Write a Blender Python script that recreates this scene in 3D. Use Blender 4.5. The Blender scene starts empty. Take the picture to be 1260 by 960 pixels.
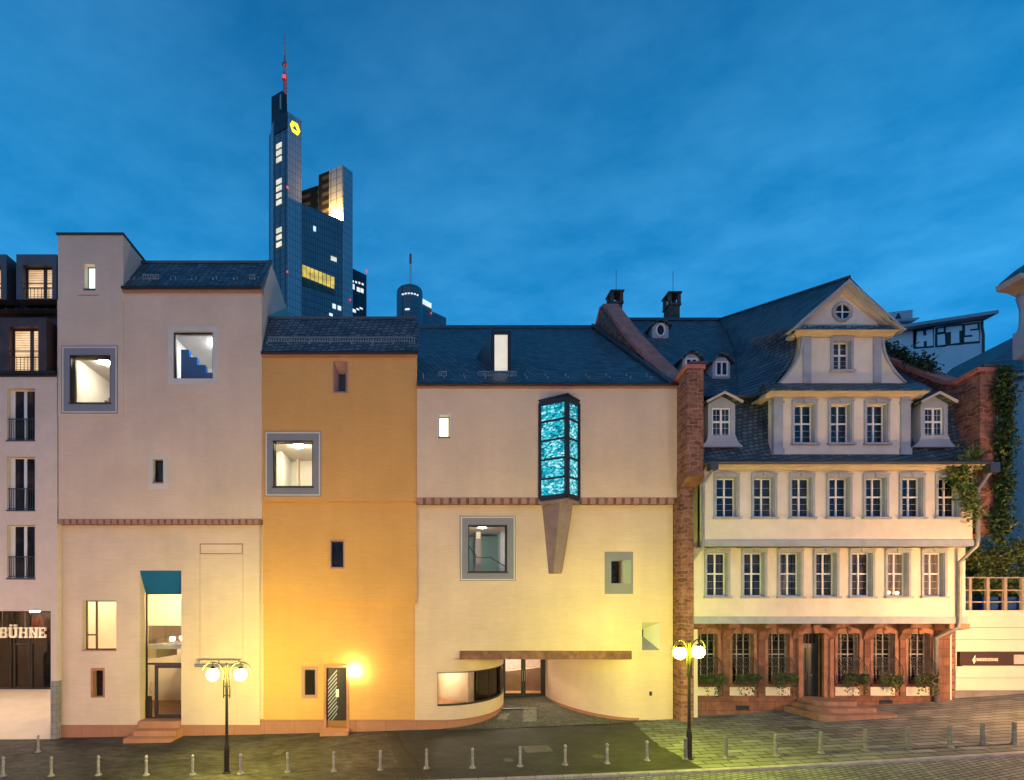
import bpy, bmesh, math, random
from mathutils import Vector, Matrix
R = math.radians
random.seed(11)
S = bpy.context.scene
COL = S.collection

# ------------------------------------------------------------------ camera
# architectural shift lens, 1.2 m inside the window line of the house opposite
D, F, VX, VY, CZ = 24.0, 588.0, 520.0, 750.0, 5.68
cd = bpy.data.cameras.new('camera')
cam = bpy.data.objects.new('camera', cd)
COL.objects.link(cam)
cam.location = (0, -D, CZ)
cam.rotation_euler = (R(90), 0, 0)
cd.sensor_width = 36
cd.lens = 36 * F / 1260
cd.shift_x = (630 - VX) / 1260
cd.shift_y = (VY - 480) / 1260
cd.clip_start = 0.1
cd.clip_end = 3000
S.camera = cam

# ------------------------------------------------------------------ world
SKY_STRENGTH = 0.118
w = bpy.data.worlds.new('World')
S.world = w
w.use_nodes = True
nt = w.node_tree
nt.nodes.clear()
out = nt.nodes.new('ShaderNodeOutputWorld')
bg = nt.nodes.new('ShaderNodeBackground')
sky = nt.nodes.new('ShaderNodeTexSky')
sky.sky_type = 'NISHITA'
sky.sun_disc = False
sky.sun_elevation = R(3)
sky.sun_rotation = R(200)
tc = nt.nodes.new('ShaderNodeTexCoord')
sep = nt.nodes.new('ShaderNodeSeparateXYZ')
nt.links.new(tc.outputs['Generated'], sep.inputs[0])
# clouds: streaky high dusk cloud, projected on a flat layer
divz = nt.nodes.new('ShaderNodeMath'); divz.operation = 'MAXIMUM'; divz.inputs[1].default_value = 0.08
nt.links.new(sep.outputs['Z'], divz.inputs[0])
dx = nt.nodes.new('ShaderNodeMath'); dx.operation = 'DIVIDE'
dy = nt.nodes.new('ShaderNodeMath'); dy.operation = 'DIVIDE'
nt.links.new(sep.outputs['X'], dx.inputs[0]); nt.links.new(divz.outputs[0], dx.inputs[1])
nt.links.new(sep.outputs['Y'], dy.inputs[0]); nt.links.new(divz.outputs[0], dy.inputs[1])
cmb = nt.nodes.new('ShaderNodeCombineXYZ')
nt.links.new(dx.outputs[0], cmb.inputs[0]); nt.links.new(dy.outputs[0], cmb.inputs[1])
mp = nt.nodes.new('ShaderNodeMapping'); mp.inputs['Rotation'].default_value = (0, 0, R(28)); mp.inputs['Scale'].default_value = (1.5, 2.2, 1)
nt.links.new(cmb.outputs[0], mp.inputs[0])
ns = nt.nodes.new('ShaderNodeTexNoise'); ns.inputs['Scale'].default_value = 1.5; ns.inputs['Detail'].default_value = 11; ns.inputs['Roughness'].default_value = 0.62
nt.links.new(mp.outputs[0], ns.inputs['Vector'])
cr = nt.nodes.new('ShaderNodeValToRGB')
cr.color_ramp.elements[0].position = 0.36; cr.color_ramp.elements[1].position = 0.72
cr.color_ramp.elements[0].color = (0.7, 0.79, 0.84, 1); cr.color_ramp.elements[1].color = (6.0, 1.18, 1.09, 1)
nt.links.new(ns.outputs['Fac'], cr.inputs[0])
# dusk gradient
gr = nt.nodes.new('ShaderNodeValToRGB')
e = gr.color_ramp.elements
e[0].position = 0.0; e[0].color = (0.02, 1.95, 5.0, 1)
e[1].position = 0.84; e[1].color = (0.02, 0.72, 1.95, 1)
x_ = gr.color_ramp.elements.new(0.42); x_.color = (0.045, 1.90, 4.45, 1)
x_ = gr.color_ramp.elements.new(0.62); x_.color = (0.035, 1.42, 3.38, 1)
nt.links.new(sep.outputs['Z'], gr.inputs[0])
mulc = nt.nodes.new('ShaderNodeMixRGB'); mulc.blend_type = 'MULTIPLY'; mulc.inputs[0].default_value = 1
nt.links.new(gr.outputs[0], mulc.inputs[1]); nt.links.new(cr.outputs[0], mulc.inputs[2])
mixn = nt.nodes.new('ShaderNodeMixRGB'); mixn.inputs[0].default_value = 0.04
nt.links.new(mulc.outputs[0], mixn.inputs[1]); nt.links.new(sky.outputs[0], mixn.inputs[2])
nt.links.new(mixn.outputs[0], bg.inputs['Color'])
bg.inputs['Strength'].default_value = SKY_STRENGTH
nt.links.new(bg.outputs[0], out.inputs['Surface'])

# last light of the day from behind the camera
sd = bpy.data.lights.new('sun', 'SUN')
sd.energy = 0.10
sd.angle = R(35)
sd.color = (1.0, 0.74, 0.58)
so = bpy.data.objects.new('sun', sd)
COL.objects.link(so)
so.rotation_euler = (R(62), 0, R(-20))

S.view_settings.view_transform = 'Standard'
S.view_settings.look = 'None'
S.view_settings.exposure = 0.68
S.view_settings.gamma = 1
S.view_settings.use_curve_mapping = False
S.cycles.use_denoising = True
S.cycles.max_bounces = 6
S.cycles.diffuse_bounces = 3
S.cycles.transparent_max_bounces = 12
S.cycles.sample_clamp_indirect = 4
S.cycles.caustics_reflective = False
S.cycles.caustics_refractive = False

# ------------------------------------------------------------------ helpers
def wx(px, Y=0.0): return (px - VX) * (D + Y) / F
def wz(py, Y=0.0): return CZ + (VY - py) * (D + Y) / F
def g(x):
    x = max(-25.0, min(45.0, x))
    return -0.43 + 0.034 * x + 0.00067 * x * x
def rect(px0, py0, px1, py1, Y): return (wx(px0, Y), wx(px1, Y), wz(py1, Y), wz(py0, Y))
def on_ground(px, py):
    d = 18.0
    for _ in range(30):
        d = (CZ - g((px - VX) * d / F)) * F / (py - VY)
    x = (px - VX) * d / F
    return x, d - D, g(x)

WO = {}
def worg(o): return WO.get(o.name, Vector((0, 0, 0))) if o is not None else Vector((0, 0, 0))

class MB:
    def __init__(s): s.bm = bmesh.new()
    def face(s, pts, m=0):
        vs = [s.bm.verts.new(p) for p in pts]
        f = s.bm.faces.new(vs); f.material_index = m
        return f
    def box(s, x0, x1, y0, y1, z0, z1, m=0):
        v = [s.bm.verts.new((x, y, z)) for z in (z0, z1) for y in (y0, y1) for x in (x0, x1)]
        for q in ((0, 2, 3, 1), (4, 5, 7, 6), (0, 1, 5, 4), (2, 6, 7, 3), (0, 4, 6, 2), (1, 3, 7, 5)):
            f = s.bm.faces.new([v[i] for i in q]); f.material_index = m
        return s
    def prism(s, pts, a0, a1, axis='y', m=0):
        # pts: polygon in the two other axes, extruded along axis
        def P(p, a):
            return {'y': (p[0], a, p[1]), 'x': (a, p[0], p[1]), 'z': (p[0], p[1], a)}[axis]
        A = [s.bm.verts.new(P(p, a0)) for p in pts]
        B = [s.bm.verts.new(P(p, a1)) for p in pts]
        n = len(pts)
        fs = [s.bm.faces.new(A), s.bm.faces.new(B[::-1])]
        for i in range(n):
            fs.append(s.bm.faces.new((A[i], B[i], B[(i + 1) % n], A[(i + 1) % n])))
        for f in fs: f.material_index = m
        return s
    def tube(s, pts, r, n=8, m=0, cap=True):
        pts = [Vector(p) for p in pts]
        rs = r if isinstance(r, (list, tuple)) else [r] * len(pts)
        rings = []
        up0 = None
        for i, p in enumerate(pts):
            a = pts[max(i - 1, 0)]; b = pts[min(i + 1, len(pts) - 1)]
            t = (b - a).normalized()
            ref = Vector((0, 0, 1)) if abs(t.z) < 0.9 else Vector((0, 1, 0))
            if up0 is not None and abs(up0.dot(t)) < 0.95: ref = up0
            u = (ref - t * ref.dot(t)).normalized(); v = t.cross(u); up0 = u
            rings.append([s.bm.verts.new(p + (u * math.cos(2 * math.pi * k / n) + v * math.sin(2 * math.pi * k / n)) * rs[i]) for k in range(n)])
        for A, B in zip(rings, rings[1:]):
            for k in range(n):
                f = s.bm.faces.new((A[k], A[(k + 1) % n], B[(k + 1) % n], B[k])); f.material_index = m
        if cap:
            s.bm.faces.new(rings[0][::-1]).material_index = m
            s.bm.faces.new(rings[-1]).material_index = m
        return s
    def lathe(s, prof, cx=0, cy=0, n=16, m=0):
        s.tube([(cx, cy, z) for r, z in prof], [max(r, .001) for r, z in prof], n, m)
        return s
    def sphere(s, c, r, n=20, k=12, sz=1.0, m=0):
        prof = [(max(r * math.sin(math.pi * i / k), .001), c[2] - r * sz * math.cos(math.pi * i / k)) for i in range(k + 1)]
        return s.lathe(prof, c[0], c[1], n, m)
    def wall(s, x0, x1, z0, z1, yf, yb, holes, m=0, mr=None):
        mr = m if mr is None else mr
        xs = sorted({x0, x1, *[min(max(h[i], x0), x1) for h in holes for i in (0, 1)]})
        zs = sorted({z0, z1, *[min(max(h[i], z0), z1) for h in holes for i in (2, 3)]})
        nx, nz = len(xs) - 1, len(zs) - 1
        def solid(i, j):
            if i < 0 or j < 0 or i >= nx or j >= nz: return False
            cx = (xs[i] + xs[i + 1]) / 2; cz = (zs[j] + zs[j + 1]) / 2
            return not any(h[0] < cx < h[1] and h[2] < cz < h[3] for h in holes)
        for i in range(nx):
            for j in range(nz):
                if not solid(i, j): continue
                a, b, c, d = xs[i], xs[i + 1], zs[j], zs[j + 1]
                s.face(((a, yf, c), (b, yf, c), (b, yf, d), (a, yf, d)), m)
                s.face(((a, yb, c), (a, yb, d), (b, yb, d), (b, yb, c)), m)
                if not solid(i - 1, j): s.face(((a, yf, c), (a, yf, d), (a, yb, d), (a, yb, c)), mr)
                if not solid(i + 1, j): s.face(((b, yf, c), (b, yb, c), (b, yb, d), (b, yf, d)), mr)
                if not solid(i, j - 1): s.face(((a, yf, c), (a, yb, c), (b, yb, c), (b, yf, c)), mr)
                if not solid(i, j + 1): s.face(((a, yf, d), (b, yf, d), (b, yb, d), (a, yb, d)), mr)
        return s
    def frame(s, x0, x1, z0, z1, yf, yb, t, m=0):
        # four mitred bars
        o = [(x0, z0), (x1, z0), (x1, z1), (x0, z1)]
        i = [(x0 + t, z0 + t), (x1 - t, z0 + t), (x1 - t, z1 - t), (x0 + t, z1 - t)]
        for k in range(4):
            l = (k + 1) % 4
            for y, fl in ((yf, 1), (yb, -1)):
                q = [(o[k][0], y, o[k][1]), (o[l][0], y, o[l][1]), (i[l][0], y, i[l][1]), (i[k][0], y, i[k][1])]
                s.face(q[::fl], m)
            s.face(((o[k][0], yf, o[k][1]), (o[k][0], yb, o[k][1]), (o[l][0], yb, o[l][1]), (o[l][0], yf, o[l][1])), m)
            s.face(((i[k][0], yf, i[k][1]), (i[l][0], yf, i[l][1]), (i[l][0], yb, i[l][1]), (i[k][0], yb, i[k][1])), m)
        return s
    def build(s, name, mats, parent=None, at=None, smooth=False, fix=True):
        """verts are in world space unless `at` is given (then they are local to at)"""
        bm = s.bm
        if fix:
            bmesh.ops.remove_doubles(bm, verts=bm.verts, dist=1e-5)
            bmesh.ops.recalc_face_normals(bm, faces=bm.faces)
        if at is None:
            if parent is not None:
                base = worg(parent)
            else:
                xs = [v.co.x for v in bm.verts]; ys = [v.co.y for v in bm.verts]; zs = [v.co.z for v in bm.verts]
                base = Vector(((min(xs) + max(xs)) / 2, (min(ys) + max(ys)) / 2, min(zs)))
            for v in bm.verts: v.co -= base
            at = base
        at = Vector(at)
        me = bpy.data.meshes.new(name)
        bm.to_mesh(me); bm.free()
        for mm in (mats if isinstance(mats, (list, tuple)) else [mats]): me.materials.append(mm)
        if smooth:
            for p in me.polygons: p.use_smooth = True
        o = bpy.data.objects.new(name, me)
        COL.objects.link(o)
        WO[o.name] = at
        o.location = at - worg(parent)
        if parent is not None: o.parent = parent
        return o

def tag(o, label=None, cat=None, group=None, kind=None):
    if label: o['label'] = label
    if cat: o['category'] = cat
    if group: o['group'] = group
    if kind: o['kind'] = kind
    return o
def thing(name, loc, label, cat, group=None):
    o = bpy.data.objects.new(name, None); COL.objects.link(o)
    o.location = loc; o.empty_display_size = .3
    WO[o.name] = Vector(loc)
    return tag(o, label, cat, group)
def copy_tree(o, parent, at):
    """copy a thing or part with its children; at = world position of the copy's origin"""
    c = o.copy(); COL.objects.link(c)
    at = Vector(at); WO[c.name] = at
    c.parent = parent
    c.location = at - worg(parent)
    for ch in list(o.children):
        copy_tree(ch, c, at + ch.location)
    return c
def lamp_light(name, kind, loc, power, color, parent=None, size=.2):
    l = bpy.data.lights.new(name, kind); l.energy = power; l.color = color
    if kind == 'POINT': l.shadow_soft_size = size
    o = bpy.data.objects.new(name, l); COL.objects.link(o)
    o.location = Vector(loc) - worg(parent)
    if parent is not None: o.parent = parent
    return o
def text_into(mb, txt, x, y, z, height, depth, width=None, bold=0.0, m=0, slant=0.0):
    cu = bpy.data.curves.new('t', 'FONT'); cu.body = txt; cu.size = 1; cu.offset = bold; cu.extrude = .5
    ob = bpy.data.objects.new('t', cu); COL.objects.link(ob)
    bpy.context.view_layer.update()
    me = bpy.data.meshes.new_from_object(ob.evaluated_get(bpy.context.evaluated_depsgraph_get()))
    vs = [v.co.copy() for v in me.vertices]
    a0 = min(v.x for v in vs); a1 = max(v.x for v in vs); b0 = min(v.y for v in vs); b1 = max(v.y for v in vs)
    sz = height / (b1 - b0); sx = sz if width is None else width / (a1 - a0)
    new = [mb.bm.verts.new((x + (v.x - a0) * sx + slant * (v.y - b0) * sz, y - v.z * depth, z + (v.y - b0) * sz)) for v in vs]
    for p in me.polygons:
        try:
            f = mb.bm.faces.new([new[i] for i in p.vertices]); f.material_index = m
        except ValueError: pass
    bpy.data.objects.remove(ob); bpy.data.meshes.remove(me); bpy.data.curves.remove(cu)

# ------------------------------------------------------------------ materials
def _new(name):
    m = bpy.data.materials.new(name); m.use_nodes = True
    n = m.node_tree.nodes; b = n['Principled BSDF']
    return m, m.node_tree, b
def _pos(t, scale=(1, 1, 1), rot=(0, 0, 0)):
    gm = t.nodes.new('ShaderNodeNewGeometry')
    mp = t.nodes.new('ShaderNodeMapping'); mp.inputs['Scale'].default_value = scale; mp.inputs['Rotation'].default_value = rot
    t.links.new(gm.outputs['Position'], mp.inputs[0])
    return mp.outputs[0]
def _noise(t, vec, scale, detail=5, rough=.6):
    n = t.nodes.new('ShaderNodeTexNoise'); n.inputs['Scale'].default_value = scale; n.inputs['Detail'].default_value = detail
    n.inputs['Roughness'].default_value = rough
    t.links.new(vec, n.inputs['Vector']); return n.outputs['Fac']
def _ramp(t, fac, a, b, p0=.3, p1=.7):
    r = t.nodes.new('ShaderNodeValToRGB')
    r.color_ramp.elements[0].position = p0; r.color_ramp.elements[1].position = p1
    r.color_ramp.elements[0].color = (*a, 1); r.color_ramp.elements[1].color = (*b, 1)
    t.links.new(fac, r.inputs[0]); return r.outputs[0]
def _mul(t, a, b, f=1.0):
    x = t.nodes.new('ShaderNodeMixRGB'); x.blend_type = 'MULTIPLY'; x.inputs[0].default_value = f
    t.links.new(a, x.inputs[1]); t.links.new(b, x.inputs[2]); return x.outputs[0]
def _bump(t, b, h, strength, dist=.02):
    k = t.nodes.new('ShaderNodeBump'); k.inputs['Strength'].default_value = strength; k.inputs['Distance'].default_value = dist
    t.links.new(h, k.inputs['Height']); t.links.new(k.outputs[0], b.inputs['Normal'])
def sc3(c, k): return tuple(min(x * k, 1) for x in c)
def mat(name, col, rough=.8, var=.12, vs=1.2, bump=0.0, bs=30, metal=0, spec=.3):
    m, t, b = _new(name)
    p = _pos(t)
    n1 = _noise(t, p, vs); c1 = _ramp(t, n1, sc3(col, 1 - var), sc3(col, 1 + var))
    n2 = _noise(t, p, vs * 9, 3); c2 = _ramp(t, n2, (1 - var * .6,) * 3, (1, 1, 1))
    t.links.new(_mul(t, c1, c2), b.inputs['Base Color'])
    b.inputs['Roughness'].default_value = rough; b.inputs['Metallic'].default_value = metal
    b.inputs['Specular IOR Level'].default_value = spec
    if bump: _bump(t, b, _noise(t, p, bs, 4), bump)
    return m
def plaster(name, col, comb=True, var=.07):
    m, t, b = _new(name)
    n1 = _noise(t, _pos(t, (1, 1, 1)), .35, 6); c1 = _ramp(t, n1, sc3(col, 1 - var), sc3(col, 1 + var))
    lines = _noise(t, _pos(t, (.6, .6, 9 if comb else .6)), 2.2, 4, .7)
    c2 = _ramp(t, lines, (.90, .89, .87), (1, 1, 1), .25, .62)
    streak = _noise(t, _pos(t, (2.2, 2.2, .16)), 1.0, 4, .6)
    c3 = _ramp(t, streak, (.965, .96, .95), (1, 1, 1), .3, .65)
    t.links.new(_mul(t, _mul(t, c1, c2), c3), b.inputs['Base Color'])
    b.inputs['Roughness'].default_value = .9; b.inputs['Specular IOR Level'].default_value = .2
    fine = _noise(t, _pos(t, (1, 1, 8 if comb else 1)), 7, 5, .75)
    _bump(t, b, fine, .35, .012)
    return m
def brick(name, c1, c2, mortar, bw, bh, ms=.02, plane='xz', rot=0, zs=1.0, rough=.85, var=.25, vs=2.0, bump=.6, freq=2, off=.5, spec=.25, bias=0.0, dist=.0):
    m, t, b = _new(name)
    gm = t.nodes.new('ShaderNodeNewGeometry'); sp = t.nodes.new('ShaderNodeSeparateXYZ'); cb = t.nodes.new('ShaderNodeCombineXYZ')
    t.links.new(gm.outputs['Position'], sp.inputs[0])
    if plane == 'xy':
        t.links.new(sp.outputs['X'], cb.inputs[0]); t.links.new(sp.outputs['Y'], cb.inputs[1])
    else:
        ad = t.nodes.new('ShaderNodeMath'); ad.operation = 'ADD'
        t.links.new(sp.outputs['X'], ad.inputs[0]); t.links.new(sp.outputs['Y'], ad.inputs[1])
        t.links.new(ad.outputs[0], cb.inputs[0])
        mz = t.nodes.new('ShaderNodeMath'); mz.operation = 'MULTIPLY'; mz.inputs[1].default_value = zs
        t.links.new(sp.outputs['Z'], mz.inputs[0]); t.links.new(mz.outputs[0], cb.inputs[1])
    mp = t.nodes.new('ShaderNodeMapping'); mp.inputs['Rotation'].default_value = (0, 0, rot)
    t.links.new(cb.outputs[0], mp.inputs[0])
    vec = mp.outputs[0]
    if dist:
        nz = t.nodes.new('ShaderNodeTexNoise'); nz.inputs['Scale'].default_value = 1.6; nz.inputs['Detail'].default_value = 3
        t.links.new(vec, nz.inputs['Vector'])
        sb = t.nodes.new('ShaderNodeVectorMath'); sb.operation = 'SCALE'; sb.inputs['Scale'].default_value = dist
        t.links.new(nz.outputs['Color'], sb.inputs[0])
        ad2 = t.nodes.new('ShaderNodeVectorMath'); t.links.new(vec, ad2.inputs[0]); t.links.new(sb.outputs[0], ad2.inputs[1])
        vec = ad2.outputs[0]
    bk = t.nodes.new('ShaderNodeTexBrick')
    bk.inputs['Scale'].default_value = 1; bk.inputs['Brick Width'].default_value = bw; bk.inputs['Row Height'].default_value = bh
    bk.inputs['Mortar Size'].default_value = ms; bk.inputs['Mortar Smooth'].default_value = .3; bk.inputs['Bias'].default_value = bias
    bk.offset = off; bk.offset_frequency = freq
    bk.inputs['Color1'].default_value = (*c1, 1); bk.inputs['Color2'].default_value = (*c2, 1); bk.inputs['Mortar'].default_value = (*mortar, 1)
    t.links.new(vec, bk.inputs['Vector'])
    n1 = _noise(t, _pos(t), vs, 6)
    cc = _ramp(t, n1, (1 - var,) * 3, (1, 1, 1), .3, .7)
    t.links.new(_mul(t, bk.outputs['Color'], cc), b.inputs['Base Color'])
    b.inputs['Roughness'].default_value = rough; b.inputs['Specular IOR Level'].default_value = spec
    inv = t.nodes.new('ShaderNodeMath'); inv.operation = 'SUBTRACT'; inv.inputs[0].default_value = 1
    t.links.new(bk.outputs['Fac'], inv.inputs[1])
    ad3 = t.nodes.new('ShaderNodeMath'); ad3.operation = 'MULTIPLY_ADD'; ad3.inputs[1].default_value = .5
    t.links.new(_noise(t, _pos(t), 14, 4), ad3.inputs[0]); t.links.new(inv.outputs[0], ad3.inputs[2])
    _bump(t, b, ad3.outputs[0], bump, .02)
    return m
def glow(name, col, strength, var=0.0, vs=3):
    m, t, b = _new(name)
    b.inputs['Base Color'].default_value = (*sc3(col, .8), 1)
    b.inputs['Emission Strength'].default_value = strength
    b.inputs['Emission Color'].default_value = (*col, 1)
    if var:
        t.links.new(_ramp(t, _noise(t, _pos(t), vs, 4), sc3(col, 1 - var), col), b.inputs['Emission Color'])
    return m
def glass(name, tint=(.95, .97, .97), refl=1.0):
    m = bpy.data.materials.new(name); m.use_nodes = True; t = m.node_tree; t.nodes.clear()
    o = t.nodes.new('ShaderNodeOutputMaterial'); mx = t.nodes.new('ShaderNodeMixShader')
    tr = t.nodes.new('ShaderNodeBsdfTransparent'); tr.inputs[0].default_value = (*tint, 1)
    gl = t.nodes.new('ShaderNodeBsdfGlossy'); gl.inputs['Roughness'].default_value = .02; gl.inputs[0].default_value = (refl,) * 3 + (1,)
    fr = t.nodes.new('ShaderNodeFresnel'); fr.inputs[0].default_value = 1.45
    nb = t.nodes.new('ShaderNodeBump'); nb.inputs['Strength'].default_value = .02; nb.inputs['Distance'].default_value = .02
    t.links.new(_noise(t, _pos(t), 1.3, 2), nb.inputs['Height']); t.links.new(nb.outputs[0], gl.inputs['Normal'])
    t.links.new(fr.outputs[0], mx.inputs[0]); t.links.new(tr.outputs[0], mx.inputs[1]); t.links.new(gl.outputs[0], mx.inputs[2])
    t.links.new(mx.outputs[0], o.inputs[0]); return m
def curtain(name, dark, light, sx=9.0, spec=.5, rough=.12):
    # pane with a net curtain hanging close behind it
    m, t, b = _new(name)
    n = _noise(t, _pos(t, (sx, sx, .5)), 1.0, 4, .7)
    n2 = _noise(t, _pos(t), 1.1, 3)
    c = _mul(t, _ramp(t, n, dark, light, .35, .75), _ramp(t, n2, (.3, .3, .3), (1, 1, 1), .4, .6))
    t.links.new(c, b.inputs['Base Color'])
    b.inputs['Roughness'].default_value = rough; b.inputs['Specular IOR Level'].default_value = spec
    return m

CREAM = (.66, .53, .38); ORANGE = (.62, .33, .085)
M = {}
M['cream'] = plaster('cream_plaster', (.70, .545, .425), var=.10)
M['cream2'] = plaster('light_cream_plaster', (.71, .54, .405), var=.10)
M['orange'] = plaster('orange_plaster', (.68, .37, .125))
M['house'] = plaster('house_plaster', (.70, .655, .545), comb=False, var=.12)
M['left'] = plaster('pink_plaster', (.68, .56, .48), comb=False)
M['back'] = plaster('grey_plaster', (.50, .49, .50), comb=False, var=.12)
M['grey'] = mat('grey_paint', (.235, .235, .265), .6, .05)
M['pale'] = mat('pale_reveal', (.62, .58, .53), .8, .05)
M['line'] = mat('light_edge', (.62, .58, .52), .7, .04)
M['dark'] = mat('dark_bronze', (.022, .017, .014), .4, .15, spec=.5)
M['black'] = mat('black_metal', (.012, .012, .014), .45, .2, spec=.5)
M['brown'] = mat('brown_wood', (.12, .055, .03), .5, .2, 4)
M['stone'] = mat('red_sandstone', (.43, .20, .12), .85, .16, 1.3, .4, 25)
M['stone2'] = mat('weathered_sandstone', (.245, .122, .08), .88, .42, 2.2, .5, 22)  # dirt mottling, with the ground storey's shade darkened into the base
M['slabstone'] = brick('sandstone_slabs', (.43, .20, .125), (.40, .185, .12), (.22, .11, .08), 1.55, 3.0, .012, var=.15, bump=.25)
M['ashlar'] = brick('sandstone_ashlar', (.28, .13, .088), (.19, .092, .065), (.11, .065, .048), .9, .46, .016, var=.5, bump=.3)  # base darkened likewise for the shaded ground storey
M['coping'] = mat('sandstone_coping', (.56, .19, .14), .85, .25, 1.5, .4, 20)
M['mauve'] = mat('mauve_stone', (.40, .22, .19), .8, .08)
M['rubble'] = brick('rubble_masonry', (.44, .185, .125), (.20, .072, .05), (.36, .25, .19), .40, .20, .024, var=.5, vs=2.8, bump=1.0, dist=.42)
M['slate'] = brick('slate_roofing', (.14, .19, .215), (.050, .078, .098), (.008, .011, .014), .34, .24, .03, rot=R(-5), zs=1.35, rough=.5, var=.3, vs=1.5, bump=1.0, spec=.45)
M['slate2'] = brick('old_slate_roofing', (.145, .19, .205), (.052, .080, .096), (.008, .011, .014), .30, .24, .03, rot=R(-13), zs=1.35, rough=.5, var=.35, vs=1.2, bump=1.0, spec=.45)
M['zinc'] = mat('zinc_sheet', (.075, .082, .09), .45, .15, 1, metal=.4, spec=.5)
M['copper'] = mat('brown_sheet_metal', (.075, .045, .045), .45, .25, 1.5, metal=.3)
M['white'] = mat('white_paint', (.72, .72, .70), .5, .06)
M['stone3'] = mat('shaded_house_sandstone', (.30, .145, .098), .85, .3, 2.5, .4, 20)  # sandstone darkened for the shade under the jetty
M['warm_pane'] = curtain('warm_reflection_pane', (.014, .010, .008), (.11, .065, .035), 3, .12, .15)  # streaky brown paints in the warm reflections on the panes
M['sash_grey'] = mat('shaded_white_paint', (.30, .30, .29), .6, .2, 4)  # white sash paint greyed for the shade under the jetty
M['carved'] = mat('dark_carved_sandstone', (.22, .105, .07), .9, .45, 4, .8, 12)
M['stonegrey'] = mat('grey_painted_stone', (.34, .375, .41), .75, .12, 2)
M['cornice'] = mat('ochre_lit_stone', (.52, .45, .36), .75, .12, 2)  # ochre tone also carries the yellow light on the main cornice
M['pane'] = curtain('curtained_pane', (.010, .010, .012), (.085, .075, .07))
M['pane_black'] = curtain('dark_pane', (.008, .007, .007), (.05, .038, .03), 2.0, .25, .08)
M['glass'] = glass('clear_glass', refl=.45)
M['glass_dark'] = glass('tinted_glass', (.45, .42, .40))
M['room'] = mat('white_room_paint', (.78, .76, .70), .9, .03)
M['room_warm'] = mat('warm_room_paint', (.80, .68, .50), .9, .03)
M['room_floor'] = mat('wooden_floor', (.32, .17, .09), .5, .2, 3)
M['blue'] = mat('blue_paint', (.004, .12, .30), .55, .05)
M['blue_wall'] = mat('deep_blue_paint', (.002, .085, .34), .8, .12, .9, spec=.02)
M['steel'] = mat('galvanised_steel', (.30, .31, .30), .45, .2, 5, metal=.6)
M['pipe'] = mat('zinc_pipe', (.27, .28, .27), .5, .2, 3, metal=.35)
M['bollard'] = mat('worn_white_bollard', (.30, .29, .26), .55, .35, 9)
M['bollard2'] = mat('grey_green_bollard', (.16, .17, .155), .5, .35, 9)
M['post'] = mat('lamp_post_grey', (.022, .020, .017), .5, .25, 4, metal=.3)
M['leaf'] = mat('leaves', (.06, .11, .028), .6, .5, 6)
M['leaf_dark'] = mat('ivy_leaves', (.030, .062, .020), .55, .5, 6)
M['leaf_light'] = mat('young_leaves', (.15, .17, .03), .6, .4, 6)
M['bark'] = mat('bark', (.09, .06, .04), .9, .3, 6, .5)
M['petal'] = mat('red_petals', (.35, .02, .03), .6, .3, 6)
M['door_green'] = mat('dark_green_door_paint', (.010, .020, .020), .35, .3, 3, spec=.5)
M['iron'] = mat('wrought_iron', (.07, .066, .06), .5, .3, 6, metal=.4)
M['board'] = mat('cream_cladding', (.74, .65, .52), .7, .05, .7)
M['sign'] = mat('dark_sign_panel', (.065, .035, .028), .6, .15, 2)
M['letter'] = mat('white_letters', (.80, .74, .64), .6, .04)

# ================================================================== GROUND
def sheet(name, mats, poly_rows, dz):
    """poly_rows: list of (y, x0, x1, extra); strips between rows, following the slope of the street"""
    mb = MB()
    for (ya, a0, a1, ea), (yb, b0, b1, eb) in zip(poly_rows, poly_rows[1:]):
        n = max(2, int(max(a1 - a0, b1 - b0) / 1.0))
        if a1 - a0 > 200: 
            xa = [a0, -60] + [-25 + i for i in range(71)] + [60, a1]
            ts = [(x - a0) / (a1 - a0) for x in xa]
        else:
            ts = [i / n for i in range(n + 1)]
        for t0, t1 in zip(ts, ts[1:]):
            pts = []
            for (y, x0, x1, ex, t) in ((ya, a0, a1, ea, t0), (ya, a0, a1, ea, t1), (yb, b0, b1, eb, t1), (yb, b0, b1, eb, t0)):
                x = x0 + (x1 - x0) * t
                pts.append((x, y, g(x) + dz + ex))
            mb.face(pts)
    bmesh.ops.remove_doubles(mb.bm, verts=mb.bm.verts, dist=1e-4)
    bmesh.ops.recalc_face_normals(mb.bm, faces=mb.bm.faces)
    up = sum(f.normal.z for f in mb.bm.faces)
    if up < 0: bmesh.ops.reverse_faces(mb.bm, faces=mb.bm.faces)
    o = mb.build(name, mats, fix=False)
    return tag(o, kind='structure')

def asphalt(name, base, var, patch):
    m, t, b = _new(name)
    p = _pos(t)
    c1 = _ramp(t, _noise(t, _pos(t, (1, 1.6, 1), (0, 0, R(35))), .55, 7, .65), sc3(base, 1 - var), sc3(base, 1 + var), .35, .65)
    c2 = _ramp(t, _noise(t, _pos(t, (1, 2.2, 1), (0, 0, R(24))), 1.7, 9, .78), patch, (1, 1, 1), .38, .6)
    c3 = _ramp(t, _noise(t, p, 45, 2, .8), (.5, .5, .5), (1, 1, 1), .4, .6)
    t.links.new(_mul(t, _mul(t, c1, c2), c3), b.inputs['Base Color'])
    b.inputs['Roughness'].default_value = .72; b.inputs['Specular IOR Level'].default_value = .35
    _bump(t, b, _noise(t, p, 60, 3), .5, .01)
    return m
M['asphalt'] = asphalt('old_asphalt', (.092, .086, .078), .55, (.14, .13, .12))
M['asphalt2'] = asphalt('fresh_asphalt', (.045, .047, .047), .35, (.5, .5, .5))
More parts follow.
